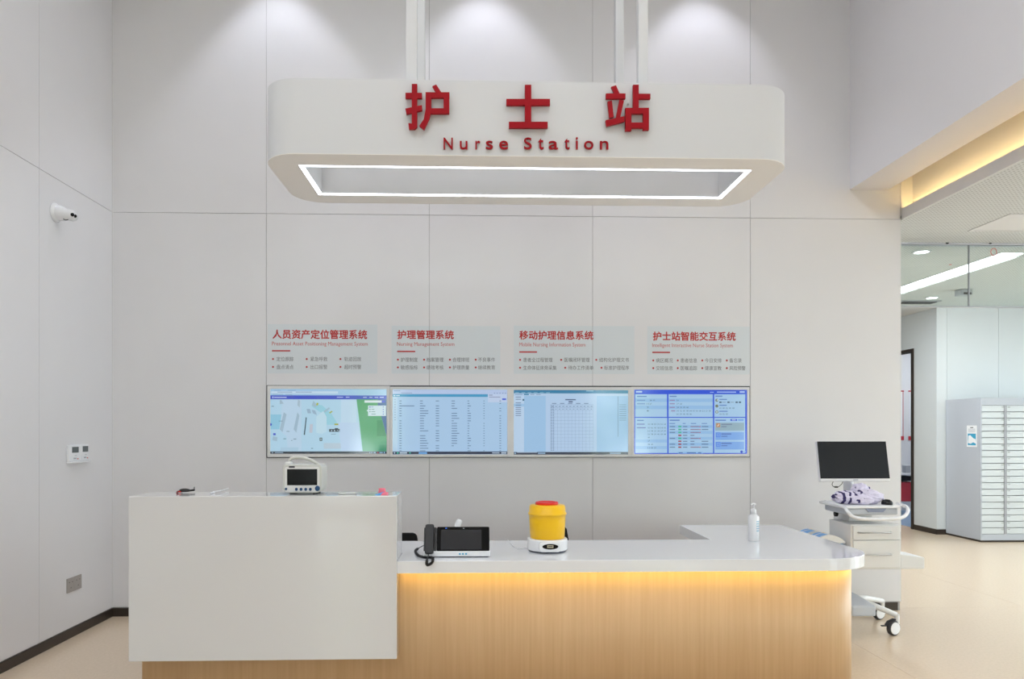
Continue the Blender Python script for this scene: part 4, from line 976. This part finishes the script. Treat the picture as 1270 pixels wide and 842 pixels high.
# column and base
cxm = W(1054, 720, 4.98).x
ztray = W(1080, 627.2, 4.70).z; zub = W(1085, 706.2, 4.75).z; zut = W(1085, 650.3, 4.75).z
XU0 = W(1055.4, 680, 4.75).x; XU1 = W(1117.2, 680, 4.75).x
obj('column', lathe(BM(), [(.05, .27), (.05, ztray-.06)], (cxm, 4.98+.12, 0), seg=20), M['offwhite'], ca_, smooth=True)
obj('column_collar', bx(cxm-.075, cxm+.075, 5.06, 5.16, zub-.06, zub+.02), M['offwhite'], ca_, bevel=.01)
xb0, xb1 = W(1056.5, 760, 4.76).x, W(1087, 760, 4.76).x; zb0 = W(1070, 764.8, 4.76).z; zb1 = W(1070, 751.5, 4.76).z
bm = BM(); n = 10; prf = []
for i in range(n+1):
    f = i/n; prf.append((4.76+f*.36, zb1 + (W(1060, 737, 4.98).z-zb1)*math.sin(f*PI/2)))
pts = [(4.76, zb0), (5.12, zb0)] + prf[::-1]
prism(bm, pts, xb0, xb1, 'x'); obj('base_cover', bm, M['lockerside'], ca_, bevel=.012, smooth=False, label='rounded silver grey base cover')
for (x, y, sx) in ((W(1108, 780, 4.86).x, 4.86, 1), (W(1090, 764, 5.27).x, 5.27, 1), (2.27, 4.82, -1), (2.2, 5.24, -1)):
    tp_ = Vector((x+.03*sx, y+.01, .135)); st = Vector((cxm+.02*sx, 5.02, .21))
    obj('leg', tube(BM(), [st, st.lerp(tp_, .5)+Vector((0,0,.012)), tp_], [.024,.021,.017], 10), M['offwhite'], ca_, smooth=True)
    obj('castor_stem', lathe(BM(), [(.016, .07), (.017, .14)], (tp_.x, tp_.y, 0), seg=12), M['offwhite'], ca_)
    axv = Vector((.35, -1, 0)).normalized(); wc = Vector((x, y, .05))
    wl_ = obj('castor_wheel', lathe(BM(), [(.044,-.016),(.05,-.012),(.05,.012),(.044,.016)], wc, ax=axv, seg=24), M['rubber'], ca_, smooth=True)
    obj('hub_cap', lathe(BM(), [(.042,0),(.04,.004),(0,.005)], wc+axv*.0155, ax=axv, seg=24), M['white_gloss'], wl_)
    obj('castor_hood', tube(BM(), [wc+Vector((-.052,.006,.018)), wc+Vector((-.036,.006,.042)), wc+Vector((0,.006,.058)), wc+Vector((.036,.006,.05))], .0075, 7), M['rubber'], ca_)
    obj('brake_tab', bx(x-.085, x-.045, y-.008, y+.008, .062, .069), M['rubber'], ca_, bevel=.002)
# drawer unit
obj('drawer_cabinet', bx(XU0, XU1, 4.752, 5.05, zub, zut), M['offwhite'], ca_, bevel=.004)
zm = W(1085, 669.7, 4.745).z
for za, zc, py in ((zm+.003, zut-.01, 660.9), (zub+.014, zm-.003, 688.2)):
    dw = obj('drawer', bx(XU0+.012, XU1-.012, 4.74, 4.752, za, zc), M['offwhite'], ca_, bevel=.002)
    ha, hb = W(1066.2, py, 4.72), W(1106.5, py, 4.72)
    obj('drawer_handle', tube(BM(), [(ha.x, 4.74, ha.z), (ha.x+.003, 4.722, ha.z), (ha.x+.012, 4.716, ha.z), (hb.x-.012, 4.716, ha.z), (hb.x-.003, 4.722, ha.z), (hb.x, 4.74, ha.z)], .0055, 8), M['silver'], dw, smooth=True)
for py in (653.8, 659.5):
    p = W(1120.8, py, 4.8); obj('lock', lathe(BM(), [(.012,0),(.012,.018),(.009,.022)], (XU1, 4.8, p.z), ax=(1,0,0), seg=12), M['black'], ca_)
p = W(1122, 663, 4.78); obj('key', bx(XU1+.014, XU1+.018, 4.78, 4.79, p.z-.02, p.z+.02), M['silver'], ca_)
# side bin on the right
bm = BM(); r0, r1 = XU1+.001, W(1146.8, 700, 4.76).x
za = W(1120, 705.6, 4.76).z; zl = W(1120, 687, 4.76).z; zr = W(1146, 691.3, 4.76).z
hexa(bm, [(r0,4.76,za),(r1,4.76,za),(r1,4.98,za),(r0,4.98,za),(r0,4.76,zl),(r1,4.76,zr),(r1,4.98,zr),(r0,4.98,zl)])
obj('side_tray', bm, M['offwhite'], ca_, bevel=.006)
# worktop tray with handle loop
tx0, tx1 = W(1046, 627, 4.7).x, W(1120.5, 627, 4.7).x
obj('tray', prism(BM(), rrect(tx0, tx1, 4.70, 5.06, .03, 5), ztray-.018, ztray), M['white_gloss'], ca_, bevel=.004)
obj('keyboard_drawer', bx(tx0+.03, tx1-.03, 4.71, 5.02, ztray-.062, ztray-.018), M['lockerside'], ca_, bevel=.008)
c = W(1074, 635.2, 4.70); d = W(1099.5, 630.8, 4.70)
bm = BM(); prism(bm, [(c.x+.02, c.z), (d.x-.02, c.z), (d.x, d.z), (c.x, d.z)], 4.702, 4.712, 'y'); obj('drawer_grip', bm, mat('blue_grey_grip', (138,146,168), .4), ca_)
hp = [W(x, y, yy) for x, y, yy in ((1023, 622, 5.0), (1036, 625.5, 4.83), (1047, 629, 4.70), (1051, 634.5, 4.64), (1058, 640.5, 4.61), (1068, 643.2, 4.60), (1085, 644, 4.59), (1105, 643.5, 4.59), (1118, 641.8, 4.6), (1124, 638, 4.62), (1126, 633, 4.64), (1124.5, 629, 4.68), (1120, 626.8, 4.74), (1113, 624.5, 4.9))]
obj('handle_loop', tube(BM(), spline(hp, 5), .0115, 10), M['white_gloss'], ca_, smooth=True)
p = W(1037, 637, 4.95)
obj('clamp_knob', lathe(BM(), [(.014,0),(.02,.004),(.02,.02),(.012,.024)], (p.x+.01, 4.95, p.z), ax=(-1,0,0), seg=10), M['black'], ca_)
obj('clamp_rod', tube(BM(), [(p.x, 4.95, p.z), (p.x+.09, 4.95, p.z+.02)], .007, 8), M['offwhite'], ca_)
obj('tray_neck', bx(cxm-.05, cxm+.12, 4.9, 5.05, zut, ztray-.06), M['offwhite'], ca_, bevel=.006)
# monitor on the cart
mb = W(1061, 596.6, 4.93); mw = (W(1104.4, 595.5, 4.93).x - W(1017.9, 595.5, 4.93).x)
mx0 = W(1017.7, 595.5, 4.93).x; mt = W(1055, 547.2, 4.985)
U2 = Vector((0, 4.985-4.93, mt.z-mb.z)); l2 = U2.length; U2.normalize(); N2 = Vector((0, -U2.z, U2.y)); O2 = Vector((mx0, 4.93, mb.z))
mn = thing('cart_monitor', 'black flat monitor with a white lower bezel on the medical cart', 'monitor', (mx0+mw/2, 5.0, ztray))
def plate2(bm, xa, xb, ua, ub, n0, n1):
    hexa(bm, [O2+Vector((x,0,0))+U2*u+N2*n for u in (ua, ub) for x, n in ((xa,n1),(xb,n1),(xb,n0),(xa,n0))]); return bm
obj('housing', plate2(BM(), 0, mw, 0, l2, -.03, 0), M['white'], mn, bevel=.003)
obj('screen', plate2(BM(), .0015, mw-.0015, .018, l2-.0015, -.004, .0012), M['monblack'], mn)
obj('badge', plate2(BM(), mw*.47, mw*.54, .006, .011, 0, .0006), M['grey'], mn)
pc2 = W(1053, 605, 5.02)
obj('stand_post', lathe(BM(), [(.033, ztray), (.033, mb.z+.1)], (pc2.x, 5.03, 0), seg=20), M['white'], mn, smooth=True)
cbp = [W(1033.5, 597, 4.97), W(1032, 601, 4.98), W(1035, 604, 4.98), W(1040, 603.5, 4.99), W(1044, 600, 5.0), W(1045.5, 596, 5.0)]
obj('cable', tube(BM(), spline(cbp, 6), .0022, 6), M['black'], mn)
p = W(1037, 603.8, 4.985); obj('cable_plug', bx(p.x-.011, p.x+.011, 4.975, 4.995, p.z-.006, p.z+.005), M['black'], mn, bevel=.003)
# mouse
p = W(1100, 624, 4.78)
t = thing('computer_mouse', 'black computer mouse on the cart tray beside the crumpled cloth', 'mouse', (p.x, 4.78, ztray))
obj('shell', lathe(BM(), [(.03,0),(.033,.006),(.032,.016),(.024,.028),(.01,.034),(0,.035)], (p.x, 4.78, ztray), seg=20, sx=1.0, sy=1.4), M['black'], t, smooth=True)
obj('wheel', lathe(BM(), [(.007,-.003),(.007,.003)], (p.x, 4.75, ztray+.028), ax=(1,0,0), seg=12), M['rubber'], t)
# crumpled cloth
pa = W(1031.5, 620, 4.84); pb2 = W(1096.5, 620, 4.84); cwx = (pa.x+pb2.x)/2; cw = (pb2.x-pa.x)/2
t = thing('crumpled_cloth', 'crumpled lavender cloth with dark stripes lying on the cart tray under the monitor', 'cloth', (cwx, 4.85, ztray))
def roll(name, o, sx, sy, sz, ax, seed, k=.28):
    bm = BM(); bmesh.ops.create_icosphere(bm, subdivisions=5, radius=1)
    rt = Matrix.Rotation(ax, 3, 'Z')
    for v in bm.verts:
        p = v.co.copy(); q = Vector((p.x*1.6, p.y*1.6+seed, p.z*2.2))
        n_ = noise.noise(q*1.3)*.5 + (1-abs(noise.noise(q*2.1))*2.2)*.45*k*2
        p *= .8 + k*n_
        p = rt @ Vector((p.x*sx, p.y*sy, 0)) + Vector((0, 0, max(0, p.z+.72)*sz)); v.co = p + Vector(o)
    return obj(name, bm, M['cloth'], t, smooth=True)
zc_ = ztray + .001
roll('cloth_fold', (cwx-cw*.42, 4.85, zc_), cw*.62, .1, .055, .1, 2)
roll('cloth_fold', (cwx+cw*.36, 4.84, zc_), cw*.66, .09, .062, -.1, 9)
roll('cloth_fold', (cwx+cw*.28, 4.9, zc_), cw*.46, .07, .088, .5, 21)
roll('cloth_fold', (cwx-cw*.05, 4.78, zc_), cw*.5, .055, .04, -.25, 33)
# small waste bins hung on the left side of the cart
for y_, pxl, lab in ((4.78, 1012.4, 'blue waste box with white domed lid beside the cart, the nearer one'), (4.96, 1000.3, 'blue waste box with white domed lid beside the cart, the further one')):
    X0 = W(1010.5, 665, 4.78).x; X1 = XU0-.02
    zl0 = W(1030, 671.5, 4.78).z; 
    t = thing('waste_box', lab, 'bin', ((X0+X1)/2, y_+.07, zl0-.24), 'small waste boxes hung on the cart')
    obj('box_body', bx(X0+.012, X1-.012, y_+.01, y_+.14, zl0-.24, zl0-.01), M['blue'], t, bevel=.006)
    obj('lid_rim', bx(X0, X1, y_, y_+.15, zl0-.014, zl0), M['offwhite'], t, bevel=.004)
    dome = [(X0+.004+(X1-X0-.008)*i/14, zl0 + .042*math.sin(PI*i/14)**.8) for i in range(15)]
    obj('lid_dome', prism(BM(), dome, y_+.006, y_+.144, 'y'), M['offwhite'], t, smooth=True)
    for i0, i1, mm, ya, yb2 in ((2.2, 6.5, 'bluelabel', .02, .085), (2.2, 6.5, 'bluelabel', .1, .135), (7.2, 8.6, 'yellow', .1, .13)):
        bm = BM(); n = 6; vs = []
        for k in range(n+1):
            i = i0+(i1-i0)*k/n; x = X0+.004+(X1-X0-.008)*i/14; z = zl0+.042*math.sin(PI*i/14)**.8+.0015
            vs.append((bm.verts.new((x, y_+ya, z)), bm.verts.new((x, y_+yb2, z))))
        for k in range(n): bm.faces.new((vs[k][0], vs[k+1][0], vs[k+1][1], vs[k][1]))
        obj('lid_label', bm, M[mm], t)
    obj('hook', bx(X1-.014, X1+.021, y_+.05, y_+.1, zl0-.05, zl0-.03), M['silver'], t)

# ================================================================== drawer cabinet in the corridor
YK0 = G(1216.5, 672.6, 0).y; XK = G(1216.5, 672.6, 0).x; XK2 = XK + 1.2; ZK = W(1217, 493.2, YK0).z
lc = thing('drawer_locker', 'tall pale grey steel cabinet of many numbered small drawers against the corridor wall', 'cabinet', (XK+.6, YK0+.2, 0))
YKB = YW-.012
obj('side_wall', bx(XK, XK+.014, YK0, YKB, .025, ZK), M['lockerside'], lc, bevel=.002)
obj('side_wall', bx(XK2-.014, XK2, YK0, YKB, .025, ZK), M['lockerside'], lc)
zr0, zr1 = W(1230, 662.4, YK0).z, W(1230, 502.6, YK0).z
obj('top_panel', bx(XK+.014, XK2-.014, YK0, YKB, zr1, ZK), M['lockerside'], lc, bevel=.002)
obj('bottom_panel', bx(XK+.014, XK2-.014, YK0, YKB, .025, zr0), M['lockerside'], lc)
obj('plinth', bx(XK+.01, XK2-.01, YK0+.015, YKB, 0, .025), M['base'], lc)
obj('carcass_back', bx(XK+.014, XK2-.014, YK0+.03, YKB, zr0, zr1), M['grey'], lc)
xd0 = XK+.014; xda = W(1245.4, 600, YK0).x; xdb = W(1248.6, 600, YK0).x; pitch = xdb-xd0; rh = (zr1-zr0)/20
c_i = 0; proto = None; xx = xd0
while xx + pitch*.9 < XK2:
    x2 = min(xx + (xda-xd0), XK2-.014)
    obj('divider', bx(x2, min(x2+(xdb-xda), XK2-.014), YK0-.004, YK0+.03, zr0, zr1), M['grey'], lc)
    for r_ in range(20):
        z_ = zr1-(r_+1)*rh
        if proto is None:
            dwr = proto = obj('drawer', bx(xx+.002, x2-.002, YK0+.002, YK0+.028, z_+.0045, z_+rh-.0045), M['drawer'], lc); p_x, p_z = xx, z_
        else:
            dwr = proto.copy(); C.objects.link(dwr); dwr.location = (xx-p_x, 0, z_-p_z); ORG[dwr.name] = ORG[lc.name]
        if c_i < 3:
            s = '%03d' % (r_+1+20*c_i); xn = x2-.035 if c_i % 2 == 0 else xx+.012
            bm = text(BM(), s, xn, xn+.03, z_+rh-.03, z_+rh-.014, YK0+.0012, res=1)
            for v in bm.verts: v.co -= Vector((xx-p_x, 0, z_-p_z)) if dwr is not proto else Vector((0,0,0))
            ORG[dwr.name] = ORG[lc.name]
            obj('number', bm, M['darkprint'], dwr)
    c_i += 1; xx = x2 + (xdb-xda)
# notice on its side
na = L(1199, 554, XK-.002); nb = L(1211.5, 527.5, XK-.002)
nt_ = thing('notice_sheet', 'white notice with a blue picture stuck on the side of the drawer cabinet', 'notice', (XK-.001, (na.y+nb.y)/2, na.z))
obj('sheet', bx(XK-.0016, XK-.0002, nb.y, na.y, na.z, nb.z), M['whiteprint'], nt_)
hN = nb.z-na.z; wN = na.y-nb.y
obj('picture', bx(XK-.0022, XK-.0016, nb.y+wN*.1, na.y-wN*.1, na.z+hN*.08, na.z+hN*.62), M['tealprint'], nt_, label='blue picture')
bm = BM(); cy2, cz2 = (na.y+nb.y)/2, na.z+hN*.33
prism(bm, [(cy2+.06, cz2+.05), (cy2+.03, cz2+.06), (cy2-.03, cz2+.02), (cy2-.07, cz2+.01), (cy2-.08, cz2-.05), (cy2-.03, cz2-.03), (cy2+.02, cz2-.05), (cy2+.07, cz2-.04)], XK-.0028, XK-.0022, 'x'); obj('figure', bm, M['whiteprint'], nt_)
for q in (.7, .76, .82): obj('text_line', bx(XK-.0022, XK-.0016, nb.y+wN*.15, na.y-wN*.15, na.z+hN*q, na.z+hN*(q+.02)), M['grey'], nt_)
obj('heading', bx(XK-.0022, XK-.0016, nb.y+wN*.35, na.y-wN*.35, na.z+hN*.88, na.z+hN*.92), M['darkprint'], nt_)
# ------------------------------------------------------------------ through the corridor door
for pa_, pb3, lab in ((1113, 1121, 'white poster with red edge in the far room, the left of two'), (1127, 1136, 'white poster with red edge in the far room, the right of two')):
    a = W(pa_, 543, YQ-.012); b_ = W(pb3, 485, YQ-.012)
    t = thing('framed_poster', lab, 'poster', ((a.x+b_.x)/2, YQ-.01, a.z), 'red edged posters in the far room')
    obj('sheet', bx(a.x+.02, b_.x-.02, YQ-.012, YQ-.001, a.z, b_.z), M['whiteprint'], t)
    obj('red_band', bx(a.x, b_.x, YQ-.016, YQ-.001, a.z-.04, a.z+.03), M['red_cab'], t)
    obj('red_band', bx(a.x, b_.x, YQ-.016, YQ-.001, b_.z-.01, b_.z+.01), M['red_cab'], t)
    obj('red_edge', bx(b_.x-.02, b_.x-.01, YQ-.014, YQ-.001, a.z+.03, b_.z-.01), M['red_cab'], t)
a = W(1110, 622, 11.7); b_ = W(1137, 598, 11.7)
t = thing('treatment_trolley', 'red fronted trolley with a white top in the far room beyond the door', 'trolley', ((a.x+b_.x)/2, 11.9, 0))
obj('red_front', bx(a.x, b_.x, 11.7, 12.1, a.z, b_.z), M['red_cab'], t, bevel=.01)
zt3 = W(1120, 587, 11.7).z
obj('white_top', bx(a.x-.05, b_.x+.05, 11.66, 12.2, zt3-.03, zt3), M['white'], t, bevel=.005)
obj('black_drawer', bx(a.x+.02, b_.x-.02, 11.72, 12.1, b_.z+.02, zt3-.05), M['black'], t)
for x in (a.x+.03, b_.x-.06): obj('leg', bx(x, x+.03, 11.72, 11.75, .003, a.z), M['white'], t); obj('leg', bx(x, x+.03, 12.1, 12.13, .003, zt3-.03), M['white'], t)
p = W(1127, 580, 11.8)
t = thing('desk_box', 'small grey box on the white top of the far trolley', 'box', (p.x, 11.85, zt3))
obj('carton', bx(p.x-.05, p.x+.03, 11.8, 11.9, zt3, zt3+.12), M['grey'], t, bevel=.005); obj('carton_lid', bx(p.x-.055, p.x+.035, 11.795, 11.905, zt3+.12, zt3+.135), M['white'], t)
